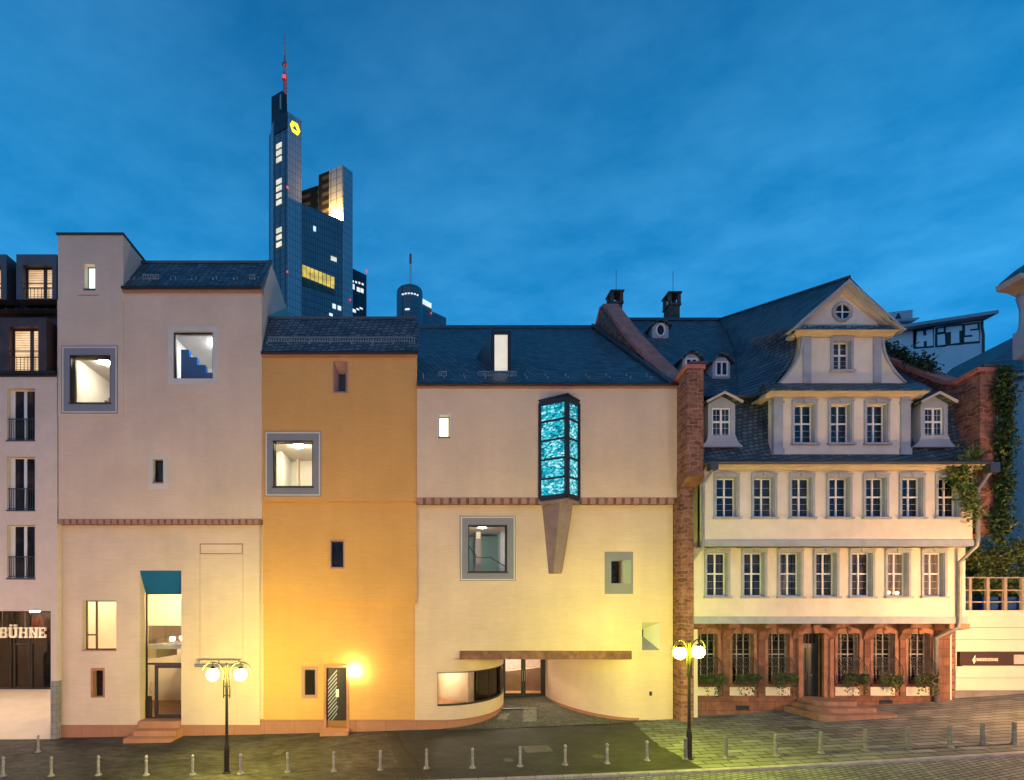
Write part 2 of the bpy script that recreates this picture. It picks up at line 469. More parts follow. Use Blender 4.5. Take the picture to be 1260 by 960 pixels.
M['paving'] = brick('concrete_paving', (.255, .26, .255), (.15, .155, .153), (.035, .035, .034), .95, .38, .03, 'xy', R(0), var=.5, vs=.7, bump=.5)
M['road'] = brick('road_setts', (.25, .255, .255), (.15, .155, .155), (.05, .05, .05), .30, .15, .022, 'xy', R(-14), var=.4, vs=.5, bump=.8)
M['kerb'] = mat('granite_kerb', (.30, .295, .285), .8, .25, 3, .3, 30)
M['cobble'] = brick('cobbles', (.34, .32, .27), (.17, .16, .135), (.03, .03, .028), .15, .13, .03, 'xy', R(8), var=.35, vs=1.5, bump=1.0, dist=.06)
M['cobble_light'] = brick('lit_streak_cobbles', (.60, .57, .50), (.40, .38, .34), (.07, .07, .06), .15, .13, .03, 'xy', R(8), var=.3, vs=1.5, bump=1.0, dist=.06)
M['seam'] = mat('tar_seam', (.012, .012, .012), .5, .3, 8)
M['iron_cover'] = brick('cast_iron_cover', (.11, .10, .09), (.085, .08, .07), (.04, .04, .035), .12, .12, .02, 'xy', 0, var=.3, bump=.5, rough=.55)
M['dirt'] = mat('bare_ground', (.07, .065, .055), .95, .3, .3)

sheet('ground', M['dirt'], [(-900, -900, 900, 0), (-27, -900, 900, 0), (.3, -900, 900, 0), (26, -900, 900, 0), (900, -900, 900, 0)], -.16)
sheet('road', M['road'], [(-26, -60, 60, 0), (-14, -60, 60, 0), (-7.12, -60, 60, 0)], -.07)
sheet('asphalt_pavement', M['asphalt'], [(-6.9, -45, -.45, 0), (-4, -45, -1.2, 0), (1.2, -45, -2.0, 0)], 0)
sheet('fresh_asphalt_pavement', M['asphalt2'], [(-6.9, -.45, 10.1, 0), (-4, -1.2, 9.9, 0), (-.3, -1.9, 10.5, 0), (.9, -2.0, 10.5, 0)], 0)
sheet('slab_pavement', M['paving'], [(-6.9, 10.1, 55, 0), (-4, 9.9, 55, 0), (-.3, 10.5, 55, 0), (1.6, 10.5, 55, 0)], 0)
kb = MB()
x = -60.0
while x < 60:
    for q in (0,):
        z0, z1 = g(x), g(x + .97)
        a = [kb.bm.verts.new(p) for p in ((x, -7.12, z0 - .2), (x + .97, -7.12, z1 - .2), (x + .97, -6.9, z1 - .2), (x, -6.9, z0 - .2), (x, -7.12, z0 + .012), (x + .97, -7.12, z1 + .012), (x + .97, -6.9, z1 + .012), (x, -6.9, z0 + .012))]
        for f in ((0, 1, 5, 4), (1, 2, 6, 5), (2, 3, 7, 6), (3, 0, 4, 7), (4, 5, 6, 7)): kb.bm.faces.new([a[i] for i in f])
    x += 1.0
tag(kb.build('kerb', M['kerb']), kind='structure')
# cobbled forecourt of the passage, sloping up to the glass doors
sheet('cobbled_forecourt', M['cobble'], [(-.1, 1.2, 11.6, .02), (.6, .9, 11.3, .02), (2.0, 1.5, 10.9, .05), (4.0, 3.5, 9.2, .12), (6.7, 4.9, 8.1, .26)], .006)
def strip(x, y0, y1, wd, sl, m, name):
    return sheet(name, m, [(y0, x, x + wd, .0), (y1, x + sl, x + sl + wd, (y1 - y0) * .022)], .058)
strip(3.95, 1.6, 4.1, .55, .75, M['cobble_light'], 'lit_streak_cobble_band')  # pale cobble bands, also painting in lit streaks from the entrance doors
strip(5.2, .9, 4.1, .75, .75, M['cobble_light'], 'lit_streak_cobble_band')
def seam(pts, wd):
    mb = MB()
    for (x0, y0), (x1, y1) in zip(pts, pts[1:]):
        n = max(1, int(math.hypot(x1 - x0, y1 - y0) / .4))
        for i in range(n):
            a, b = i / n, (i + 1) / n
            pa = (x0 + (x1 - x0) * a, y0 + (y1 - y0) * a); pb = (x0 + (x1 - x0) * b, y0 + (y1 - y0) * b)
            mb.face([(pa[0] - wd, pa[1], g(pa[0] - wd) + .005), (pa[0] + wd, pa[1], g(pa[0] + wd) + .005), (pb[0] + wd, pb[1], g(pb[0] + wd) + .005), (pb[0] - wd, pb[1], g(pb[0] - wd) + .005)])
    tag(mb.build('tar_seam', M['seam']), kind='structure')
seam([(.28, -6.9), (-.35, -4.6), (-1.0, -2.0), (-1.5, .2)], .05)
seam([(-8.2, -6.3), (-6.6, -3.2), (-5.7, -.6)], .03)
seam([(-13.5, -6.8), (-12.8, -5.2), (-11.5, -2.6)], .03)

def cover(px0, py0, px1, py1, label, round_=False):
    x0, y0, z0 = on_ground(px0, py1); x1, y1, z1 = on_ground(px1, py0)
    mb = MB()
    cx, cy = (x0 + x1) / 2, (y0 + y1) / 2; rx, ry = abs(x1 - x0) / 2, abs(y1 - y0) / 2
    pts = [(cx + rx * math.cos(a), cy + ry * math.sin(a)) for a in [2 * math.pi * i / 24 for i in range(24)]] if round_ else [(cx - rx, cy - ry), (cx + rx, cy - ry), (cx + rx, cy + ry), (cx - rx, cy + ry)]
    lo = [mb.bm.verts.new((px, py, g(px) - .05)) for px, py in pts]
    hi = [mb.bm.verts.new((px, py, g(px) + .010)) for px, py in pts]
    n = len(pts)
    for i in range(n): mb.bm.faces.new((lo[i], lo[(i + 1) % n], hi[(i + 1) % n], hi[i]))
    mb.bm.faces.new(hi); mb.bm.faces.new(lo[::-1])
    tag(mb.build('manhole_cover', M['iron_cover']), label, 'manhole cover')
cover(648, 917, 674, 926.5, 'large rectangular metal cover set in the dark asphalt before the glass doors')
cover(621, 933, 630, 938.5, 'small round cover in the asphalt, left of the large rectangular cover', True)
cover(731, 928.5, 741, 934, 'small round cover in the asphalt, right of the large rectangular cover', True)
cover(334, 922, 352, 930, 'pale square cover in front of the orange house wall')
cover(-6, 932, 19, 941, 'pale square cover in front of the glass passage of the left house')
cover(975, 893, 992, 899, 'dark square cover in the slabs in front of the sandstone steps')

# ================================================================== MUSEUM
def room(parent, x0, x1, y0, y1, z0, z1, mw, mf, lcol, L, lamps, lsize=.45, name='room'):
    mb = MB()
    mb.face(((x0, y0, z0), (x1, y0, z0), (x1, y1, z0), (x0, y1, z0)), 1)
    mb.face(((x0, y0, z1), (x0, y1, z1), (x1, y1, z1), (x1, y0, z1)), 0)
    mb.face(((x0, y1, z0), (x1, y1, z0), (x1, y1, z1), (x0, y1, z1)), 0)
    mb.face(((x0, y0, z0), (x0, y1, z0), (x0, y1, z1), (x0, y0, z1)), 0)
    mb.face(((x1, y0, z0), (x1, y0, z1), (x1, y1, z1), (x1, y1, z0)), 0)
    r = mb.build(name, [mw, mf], parent)
    gm = glow('room_lamp_glow', lcol, L)
    for (lx, ly) in lamps:
        lb = MB().lathe([(.0, z1 - .005), (lsize * .5, z1 - .005), (lsize * .5, z1 - .07), (lsize * .42, z1 - .09), (0, z1 - .09)], lx, ly, 16)
        lb.build('ceiling_lamp', gm, r)
    return r
def framed_window(parent, o, i, yf, depth=.30, big=True):
    ox0, ox1, oz0, oz1 = rect(*o, yf); ix0, ix1, iz0, iz1 = rect(*i, yf)
    mb = MB()
    mb.wall(ox0 + .1, ox1 - .1, oz0 + .1, oz1 - .1, yf - .02, yf + .1, [(ix0, ix1, iz0, iz1)])
    wdw = mb.build('window', M['grey'], parent)
    MB().frame(ox0, ox1, oz0, oz1, yf - .035, yf + .05, .035).frame(ox0 + .035, ox1 - .035, oz0 + .035, oz1 - .035, yf - .028, yf + .05, .07, 1).build('trim', [M['grey'], M['line']], wdw)
    MB().frame(ix0, ix1, iz0, iz1, yf + .015, yf + depth + .12, .045).box(ix0 - .05, ix1 + .05, yf - .05, yf + .05, iz0 - .06, iz0 - .002).build('frame', M['dark'], wdw)
    MB().box(ix0 + .046, ix1 - .046, yf + depth, yf + depth + .02, iz0 + .046, iz1 - .046).build('pane', M['glass'], wdw)
    return (ix0, ix1, iz0, iz1)
def plain_window(parent, i, yf, depth=.2, frame=.05, fm='dark', pm='pane_black', sur=None, sm='pale', proud=.008, sill=None, sill_m='zinc', mull=None):
    ix0, ix1, iz0, iz1 = rect(*i, yf)
    mb = MB().frame(ix0 + .002, ix1 - .002, iz0 + .002, iz1 - .002, yf + depth, yf + depth + .08, frame)
    if mull:
        for f in mull:
            x = ix0 + (ix1 - ix0) * f
            mb.box(x - .04, x + .04, yf + depth + .005, yf + depth + .075, iz0 + frame, iz1 - frame)
    wdw = mb.build('window', M[fm], parent)
    MB().box(ix0 + frame + .003, ix1 - frame - .003, yf + depth + .03, yf + depth + .05, iz0 + frame + .003, iz1 - frame - .003).build('pane', M[pm] if isinstance(pm, str) else pm, wdw)
    if sur:
        ox0, ox1, oz0, oz1 = rect(*sur, yf)
        MB().wall(ox0, ox1, oz0, oz1, yf - proud, yf + depth * .9, [(ix0 + .004, ix1 - .004, iz0 + .004, iz1 - .004)]).build('surround', M[sm], wdw)
    if sill:
        MB().box(ix0 - .03, ix1 + .03, yf - .05, yf + depth, iz0 - .05, iz0 + .006).build('sill', M[sill_m], wdw)
    return wdw
def hole(i, Y): return rect(*i, Y)
def string_course(parent, px0, px1, py0, py1, Y, n, ma, mb_):
    x0, x1, z0, z1 = wx(px0, Y), wx(px1, Y), wz(py1, Y), wz(py0, Y)
    mb = MB(); st = (x1 - x0) / n
    for k in range(n):
        a = x0 + k * st
        mb.box(a, a + st * .62, Y - .035, Y + .2, z0, z1, 0)
        mb.box(a + st * .62, a + st, Y - .012, Y + .2, z0, z1, 1)
    return mb.build('string_course', [ma, mb_], parent)
def snow_guard(parent, x0, x1, y, z, slope, gaps):
    mb = MB()
    for (a, b) in gaps:
        k = a
        while k < b:
            mb.box(k, k + .035, y - .03, y, z - .05, z + .24); k += .13
        mb.box(a, b, y - .03, y, z + .20, z + .24); mb.box(a, b, y - .03, y, z + .0, z + .03)
    k = x0 + .3
    while k < x1:
        mb.box(k, k + .05, y - .48, y - .40, z - .36, z - .26); mb.box(k, k + .04, y - .03, y + .02, z - .03, z + .12); k += 1.05
    return mb.build('snow_guard', M['steel'], parent)

# ---- cream stair-tower building
A = thing('museum_building', (wx(197), 0, g(wx(197))), 'cream plaster building with a raised flat tower, tall blue-topped entrance and sandstone base', 'museum building', 'plaster museum buildings')
X0, XT, X1 = wx(72), wx(152), wx(322)
zs = wz(645); zc = wz(513); ze = wz(357); zt = wz(290)
wA1 = (86, 437, 136, 496); wA2 = (213, 408, 262, 466); wA3 = (188, 565, 201, 594); wA4 = (104, 325, 117, 356)
mb = MB()
mb.wall(X0, X1, zs + .26, zc, 0, .4, [hole(wA3, 0)])
mb.wall(XT, X1, zc, ze, 0, .4, [hole(wA2, 0)])
mb.wall(X0, XT, zc, zt, -.035, .4, [hole(wA1, -.035), hole(wA4, -.035)])
# sides and back
mb.box(X0 - .001, X0 + .3, .401, 12, -2, zt - .01); mb.box(XT - .3, XT, .401, 12, ze, zt - .01)
mb.prism([(.401, -2), (12, -2), (12, 22.6), (5.0, 23.5), (1.55, 24.2), (.401, ze + .35)], X1 - .3, X1, 'x')
mb.box(X0, X1, 12, 12.3, -2, 22)
mb.build('upper_wall', M['cream'], A)
MB().box(X0 - .06, XT + .06, -.10, 12.1, zt, zt + .09).build('roof_edge', M['black'], A)
Yl = .3
wA5 = (101, 739, 143, 800); wA6 = (114, 825, 127, 857); niche = (172, 702, 223, 900)
nx0, nx1, nz1 = wx(172, Yl), wx(223, Yl), wz(702, Yl)
xl0, xl1 = wx(72.5, Yl), wx(319.5, Yl)
h5 = hole(wA5, Yl); h6 = hole(wA6, Yl)
zp = wz(892, Yl)
mb = MB().wall(xl0, xl1, zp - .02, zs, Yl, Yl + .45, [h5, h6, (nx0, nx1, -5, nz1)])
mb.build('lower_wall', M['cream'], A)
MB().box(xl0, nx0 - .001, Yl - .02, Yl + .45, -2, zp).box(nx1 + .001, xl1, Yl - .02, Yl + .45, -2, zp).build('plinth', M['slabstone'], A)
string_course(A, 72, 321.5, 639, 645, 0, 30, M['mauve'], M['stone2'])
# lined sun-blind box and grooves, and the steel banner rail
bx0, bx1, bz0, bz1 = rect(246, 669, 299, 682, Yl)
MB().frame(bx0, bx1, bz0, bz1, Yl - .03, Yl + .02, .05).box(bx0 + .05, bx1 - .05, Yl - .012, Yl + .02, bz0 + .05, bz1 - .05, 1)\
    .box(bx0 - .006, bx0 + .012, Yl - .006, Yl + .02, wz(812, Yl), bz0 - .003).box(bx1 - .012, bx1 + .006, Yl - .006, Yl + .02, wz(812, Yl), bz0 - .003).build('blind_box', [M['mauve'], M['cream']], A)
mb = MB()
zr = wz(811, Yl); zr2 = wz(818, Yl)
mb.tube([(bx0, Yl - .35, zr), (bx1, Yl - .35, zr)], .03).tube([(bx0 - .1, Yl - .3, zr2), (bx1 + .1, Yl - .3, zr2)], .075, 10)
for xx in (bx0 + .1, (bx0 + bx1) / 2, bx1 - .1):
    mb.box(xx - .025, xx + .025, Yl - .36, Yl + .02, zr - .05, zr - .03); mb.box(xx - .02, xx + .02, Yl - .32, Yl - .28, zr2, zr)
mb.build('banner_rail', M['steel'], A)
framed_window(A, (76, 426, 145, 509), wA1, -.035)
r1 = room(A, wx(72) + .4, wx(160), .45, 4.2, wz(513), wz(432), M['room'], M['room_floor'], (1, .86, .62), 130, [(wx(112), 1.0)], .5)
mb = MB()
for k in range(7): mb.box(X0 + .45, X0 + .85, 1.2 + k * .32, 1.2 + k * .32 + .06, wz(505) + .25, wz(505) + .32 + k * .28)
mb.build('stair_rail', M['brown'], r1)
MB().box(wx(131, 3.2), wx(131, 3.2) + 1.0, 4.05, 4.15, wz(513), wz(474, 4)).build('door', M['brown'], r1)
MB().box(wx(98, 3), wx(101, 3), 2.6, 4.15, wz(513), wz(433)).build('partition', M['room_warm'], r1)
w2 = plain_window(A, wA2, 0, .10, .07, 'black', 'glass', (207, 402, 268, 473), 'pale')
r2 = room(A, wx(200), wx(300), .45, 4.5, wz(480), wz(398), M['room'], M['room_floor'], (.86, .95, 1.0), 120, [(wx(250), 1.9)], .6)
# deep blue stair balustrade inside, stepping down to the right
sx0 = wx(214) ; st = (wx(266) - sx0) / 5.0
mb = MB()
for k in range(6):
    mb.box(sx0 + k * st * 1.0 - .1, sx0 + (k + 1) * st - .1, .9, 1.15, wz(480) + .0, wz(417) - .05 - k * .40)
mb.build('stepped_balustrade', M['blue_wall'], r2)
plain_window(A, wA3, 0, .22, .03, 'dark', 'pane_black', (183, 560, 206, 602), 'pale', sill=1, sill_m='mauve')
lit_cool = glow('lit_cool_pane', (.78, 1.0, .92), 1.0, .25, 1.2)
plain_window(A, wA4, -.035, .25, .03, 'dark', lit_cool, None, sill=1)
MB().box(wx(97), wx(122), -.045, -.01, wz(364.5), wz(363.5)).build('groove', M['mauve'], A)
# lower windows
wd5 = plain_window(A, wA5, Yl, .30, .05, 'brown', 'glass', None, sill=1, sill_m='mauve', mull=(.30,))
MB().box(h5[0] + .05, h5[0] + (h5[1] - h5[0]) * .28, Yl + .305, Yl + .375, h5[2] + .72, h5[2] + .80).build('transom', M['brown'], wd5)
plain_window(A, wA6, Yl, .28, .04, 'dark', 'pane_black', (112, 822, 129, 858.5), 'stone', .02)
foy = room(A, xl0 + .1, xl1 - 1.2, Yl + .46, 5.8, .02, 8.6, M['room_warm'], M['room_floor'], (1, .80, .50), 330, [(wx(125), 2.2), (wx(200), 3.4), (wx(190), 1.8)], .5)
fz = wz(794, 1.0)
MB().box(nx0 - .4, nx1 + 1.4, 1.7, 5.7, fz - .25, fz).build('gallery_floor', M['room'], foy)
MB().box(nx0 - .4, nx1 + 1.4, 1.75, 1.78, fz + .01, fz + 1.0).build('glass_balustrade', M['glass_dark'], foy)
mb = MB()
for k in range(9): mb.box(nx0 + 1.3 + k * .27, nx1 + 1.4, 3.4, 4.6, .03 + k * .4, .03 + (k + 1) * .4)
mb.build('stair', M['room_floor'], foy)
mb = MB().prism([(xl0 + .4, 2.9), (-14.6, 3.0), (-14.6, 4.1)], 2.2, 4.4, 'y'); mb.build('sloping_stair_soffit', M['room_warm'], foy)
# niche lining: blue sloping soffit, glazed screen, steps
yg = Yl + .50
MB().prism([(Yl - .012, nz1 - .01), (yg, wz(730, yg)), (yg + .2, wz(730, yg)), (yg + .2, nz1 - .01)], nx0 + .005, nx1 - .005, 'x').build('blue_soffit', M['blue'], A)
z730 = wz(730, yg); zd = .03; ztr = wz(817, yg)
scr = MB().frame(nx0 + .003, nx1 - .003, zd, z730, yg, yg + .1, .06).box(nx0 + .06, nx1 - .06, yg + .003, yg + .097, ztr - .05, ztr + .05)
scr.box(nx0 + .06, nx0 + .3, yg + .02, yg + .08, zd, zd + 1.15)
scr = scr.build('entrance_screen', M['dark'], A)
MB().box(nx0 + .07, nx1 - .07, yg + .04, yg + .06, ztr + .055, z730 - .07).box(nx0 + .07, nx0 + .44, yg + .04, yg + .06, zd + 1.16, ztr - .055).build('pane', M['glass'], scr)
dx0, dx1 = nx0 + .46, nx1 - .08
dr = MB().frame(dx0, dx1, zd + .04, ztr - .06, yg + .02, yg + .09, .16).build('door', M['dark'], A)
MB().box(dx0 + .165, dx1 - .165, yg + .045, yg + .06, zd + .21, ztr - .225).build('pane', M['glass'], dr)
MB().tube([(dx0 - .12, yg - .05, zd + 1.3), (dx0 - .2, yg - .1, zd + 1.6), (dx0 - .12, yg - .05, zd + 1.9)], .02).build('handle', M['steel'], dr)
gx = g(wx(195))
MB().box(wx(166), wx(222), -.95, 1.0, gx - .4, gx + .2).box(wx(171), wx(222), -.45, 1.0, gx + .202, gx + .45).box(nx0 + .004, nx1 - .004, .12, 1.0, gx + .452, zd).build('steps', M['stone'], A)
# roof
rf = MB().prism([(-.14, ze), (1.55, 24.2), (12, 23.2), (12, ze - .5), (.3, ze - .5), (.05, ze - .02)], XT + .002, X1 - .302, 'x').build('roof', M['slate'], A)
MB().box(XT, X1 + .02, -.10, .15, ze - .16, ze - .003).build('eaves_band', M['mauve'], A)
MB().tube([(XT, -.16, ze + .02), (X1 + .05, -.16, ze + .02)], .075).build('gutter', M['black'], A)
MB().box(XT, X1, 1.48, 1.66, 24.15, 24.29).build('ridge_cap', M['zinc'], A)
snow_guard(A, XT, X1, .38, ze + .80, 1.47, [(XT + .75, XT + 1.6), (X1 - .75, X1 - .45)])
MB().prism([(-.14, ze), (.40, ze + .80), (1.66, 24.30), (1.66, 24.45), (-.2, ze + .1)], X1 - .30, X1 + .02, 'x').build('verge', M['slate'], A)

# ---- orange building
Bd = thing('museum_building', (wx(417), 0, g(wx(417))), 'orange plaster building with slatted wooden door and wall lamp, between two cream ones', 'museum building', 'plaster museum buildings')
XB0, XB1 = X1 + .003, wx(513)
zb_e, zb1, zb2 = wz(436), wz(617), wz(743)
y1, y2, y3 = .05, .18, .32
wB1 = (411, 446, 426, 482); wB2 = (336, 542, 385, 599); wB3 = (407.5, 666, 422.5, 698); wB4 = (375, 824, 388, 855.5); dB = (401.5, 821.5, 426.5, 900)
mb = MB().wall(XB0, XB1, zb1, zb_e, y1, y1 + .5, [hole(wB1, y1), hole(wB2, y1)])
mb.wall(XB0, XB1 - .02, zb2, zb1 - .002, y2, y2 + .5, [hole(wB3, y2)])
mb.box(XB1 - .3, XB1, .56, 12, zb1, zb_e - .1)
mb.prism([(.56, zb_e), (1.0, 20.6), (12, 20.6), (12, zb_e)], XB1 - .301, XB1 - .001, 'x')
mb.box(XB0, XB1, 12, 12.3, -2, 20)
mb.build('upper_wall', M['orange'], Bd)
h4 = hole(wB4, y3); hd = hole(dB, y3)
zpb = wz(885.5, y3)
MB().wall(XB0 - .02, wx(510.5, y3), zpb - .02, zb2 - .002, y3, y3 + .5, [h4, (hd[0], hd[1], -5, hd[3])]).build('lower_wall', M['orange'], Bd)
MB().box(xl1 + .002, hd[0] - .12, y3 - .02, y3 + .4, -2, zpb).box(hd[1] + .12, wx(510.5, y3), y3 - .02, y3 + .4, -2, zpb).build('plinth', M['slabstone'], Bd)
framed_window(Bd, (326, 531, 395, 611), wB2, y1)
r3 = room(Bd, XB0 + .15, wx(440), .6, 3.8, wz(618), wz(538.5), M['room'], M['room_floor'], (1, .88, .60), 170, [(wx(361), 1.1)], .5)
MB().box(XB0 + .2, wx(430), 2.6, 3.4, wz(618) + .01, wz(600)).build('shelf', M['room'], r3)
for k, (ex, lab) in enumerate(((346.0, 'small red fire extinguisher on the white shelf inside the framed orange-house window'), (352.0, 'dark red fire extinguisher beside the brighter one in the framed orange-house window'))):
    xx = wx(ex, 2.8); zz = wz(600)
    t = thing('fire_extinguisher', (xx, 2.8, zz), lab, 'fire extinguisher', 'fire extinguishers behind the window')
    MB().lathe([(.0, zz), (.09, zz), (.10, zz + .05), (.10, zz + .40), (.07, zz + .48), (.035, zz + .52), (0, zz + .52)], xx, 2.8, 12).build('cylinder', mat('extinguisher_red', (.5, .02, .02) if k == 0 else (.22, .02, .02), .35, .05), t)
    MB().tube([(xx, 2.8, zz + .52), (xx, 2.8, zz + .58), (xx + .1, 2.8, zz + .6)], .02).tube([(xx, 2.8, zz + .55), (xx - .12, 2.75, zz + .45), (xx - .12, 2.75, zz + .2)], .015).build('valve', M['black'], t)
MB().box(wx(340, 2.0), wx(347, 2.0), 1.9, 3.75, wz(618), wz(539)).build('partition', M['room'], r3)
MB().box(wx(366, 3.5), wx(366, 3.5) + .06, 3.3, 3.79, wz(600), wz(539)).build('wall_edge', M['room_warm'], r3)
# splayed mauve window
def splay(parent, o, inner, yf, depth, fm, bm_, pm):
    """funnel-shaped reveal from the outer opening down to a small pane"""
    a = rect(*o, yf); b = rect(*inner, yf)
    yi = yf + depth
    A4 = [(a[0] + .002, yf + .002, a[2] + .002), (a[1] - .002, yf + .002, a[2] + .002), (a[1] - .002, yf + .002, a[3] - .002), (a[0] + .002, yf + .002, a[3] - .002)]
    B4 = [(b[0], yi, b[2]), (b[1], yi, b[2]), (b[1], yi, b[3]), (b[0], yi, b[3])]
    mb = MB()
    for k in range(4):
        l = (k + 1) % 4
        mb.face((A4[k], A4[l], B4[l], B4[k]), 1 if k == 0 else 0)
    wdw = mb.build('window', [M[fm], M[bm_]], parent, fix=False)
    MB().box(b[0], b[1], yi + .01, yi + .03, b[2], b[3]).build('pane', M[pm] if isinstance(pm, str) else pm, wdw)
    MB().frame(b[0], b[1], b[2], b[3], yi - .015, yi + .01, .03).build('frame', M['dark'], wdw)
    return wdw
s1 = splay(Bd, wB1, (415.5, 456, 423.5, 478), y1, .4, 'mauve', 'mauve', 'pane_black')
ox = rect(409.5, 444.5, 428.5, 484, y1); ii = hole(wB1, y1)
MB().wall(*ox, y1 - .012, y1 + .05, [ii]).build('surround', M['mauve'], s1)
plain_window(Bd, wB3, y2, .16, .05, 'dark', 'pane_black', (406, 664, 424, 700), 'mauve', .012)
lv = MB().wall(*rect(371, 820, 391, 859.5, y3), y3 - .02, y3 + .25, [h4]).build('louvre_window', M['mauve'], Bd)
mb = MB(); z = h4[2] + .04
while z < h4[3] - .06:
    mb.prism([(y3 + .06, z), (y3 + .075, z), (y3 + .16, z + .085), (y3 + .145, z + .085)], h4[0] + .01, h4[1] - .01, 'x'); z += .105
mb.frame(h4[0] + .003, h4[1] - .003, h4[2] + .003, h4[3] - .003, y3 + .04, y3 + .2, .035)
mb.box(h4[0], h4[1], y3 + .2, y3 + .23, h4[2], h4[3])
mb.build('louvres', M['dark'], lv)
# wooden door with diagonal slats
df = MB(); gz0 = g(wx(414)); zst = wz(897, y3) + .05
df.wall(hd[0] - .13, hd[1] + .13, zst - .1, hd[3] + .14, y3 - .05, y3 + .3, [(hd[0], hd[1], -9, hd[3])])
df = df.build('door_surround', M['stone'], Bd)
dleaf = MB().box(hd[0] + .003, hd[1] - .003, y3 + .16, y3 + .22, zst, hd[3] - .003).build('door', M['dark'], Bd)
mb = MB(); mx = hd[0] + (hd[1] - hd[0]) * .50
k = zst + .32 - .6
while k < hd[3]:
    pts = [(hd[0] + .05, k), (hd[0] + .05, k + .09), (mx, k + .09 + (mx - hd[0]) * 1.05), (mx, k + (mx - hd[0]) * 1.05)]
    if pts[2][1] < hd[3] - .05 and pts[0][1] > zst + .36 - .0: mb.prism(pts, y3 + .12, y3 + .158, 'y')
    elif pts[2][1] < hd[3] - .05 and pts[2][1] > zst + .55:
        lo = zst + .36
        xa = hd[0] + .05 + (lo - k) / 1.05
        if xa < mx - .05: mb.prism([(xa, lo), (max(xa - .06, hd[0] + .05), lo), (mx, k + .09 + (mx - hd[0]) * 1.05), (mx, k + (mx - hd[0]) * 1.05)], y3 + .12, y3 + .158, 'y')
    k += .20
mb.build('slats', M['stonegrey'], dleaf)
MB().box(hd[0] + .01, hd[1] - .01, y3 + .135, y3 + .158, zst + .02, zst + .34).build('kick_plate', mat('brass_kick_plate', (.35, .19, .06), .4, .1, metal=.5), dleaf)
MB().box(mx - .05, mx + .10, y3 + .09, y3 + .135, zst + 1.55, zst + 1.95).build('notice_plate', M['white'], dleaf)
MB().box(mx - .0, mx + .05, y3 + .06, y3 + .15, zst + .95, zst + 1.1).build('handle', M['steel'], dleaf)
MB().box(hd[0] - .17, hd[1] + .17, y3 - .75, y3 + .2, gz0 - .4, zst - .002).build('doorstep', M['stone'], Bd)
wlx, wlz = wx(436, y3), wz(826, y3)
wl = MB().tube([(wlx, y3 + .02, wlz - .05), (wlx, y3 - .16, wlz - .05)], .03).lathe([(.0, wlz - .19), (.06, wlz - .19), (.07, wlz - .14), (.0, wlz - .13)], wlx, y3 - .2, 12).build('wall_lamp', M['dark'], Bd)
MB().sphere((wlx, y3 - .2, wlz), .135).build('globe', glow('warm_globe', (1, .62, .26), 300), wl, smooth=True)
rfB = MB().prism([(-.1, zb_e), (1.0, 20.9), (12, 20.7), (12, zb_e - .4), (.3, zb_e - .4), (.08, zb_e - .02)], XB0 + .003, XB1 - .003, 'x').build('roof', M['slate'], Bd)
MB().prism([(-.12, zb_e + .02), (.98, 20.97), (1.15, 20.97), (1.15, 20.6), (-.0, zb_e)], XB1 - .05, XB1 + .06, 'x').build('verge', M['slate'], Bd)
MB().box(XB0, XB1 + .03, -.06, .2, zb_e - .14, zb_e - .003).build('eaves_band', M['mauve'], Bd)
MB().tube([(XB0, -.12, zb_e + .02), (XB1 + .05, -.12, zb_e + .02)], .075).build('gutter', M['black'], Bd)
MB().box(XB0, XB1 + .02, .95, 1.12, 20.85, 20.98).box(XB0, XB1 - 1.5, 3.0, 3.3, 20.7, 22.0).build('ridge_cap', M['zinc'], Bd)
snow_guard(Bd, XB0, XB1, .26, zb_e + .78, 2.0, [(XB0 + .25, XB1 - .2)])

# ---- cream building with the blue glass oriel
Cb = thing('museum_building', (wx(672), 0, g(wx(672))), 'cream building with glowing turquoise oriel, sandstone beam and curved entrance passage', 'museum building', 'plaster museum buildings')
XC0, XC1 = XB1 + .003, wx(833)
zce, zcs = wz(475), wz(620)
wC1 = (540, 511, 553, 538); wC2 = (576, 646, 624, 704); wC3 = (752, 690, 765, 718); wC4 = (790, 766, 812, 800)
mb = MB().wall(XC0, XC1, zcs + .28, zce, 0, .4, [hole(wC1, 0)])
mb.box(XC1 - .3, XC1, .401, 22, -2, zce).box(XC0, XC0 + .3, .401, 22, -2, zce).box(XC0, XC1, 22, 22.3, -2, zce)
mb.build('upper_wall', M['cream2'], Cb)
XE0, XE1, ZB = .75, 11.0, 3.19
xlC0, xlC1 = wx(510.6, Yl), wx(828, Yl)
h2, h3, h4c = hole(wC2, Yl), hole(wC3, Yl), hole(wC4, Yl)
zpc = wz(886, Yl)
mb = MB().wall(xlC0, xlC1, zpc - .02, zcs, Yl, Yl + .4, [h2, h3, h4c, (XE0, XE1, -5, ZB)])
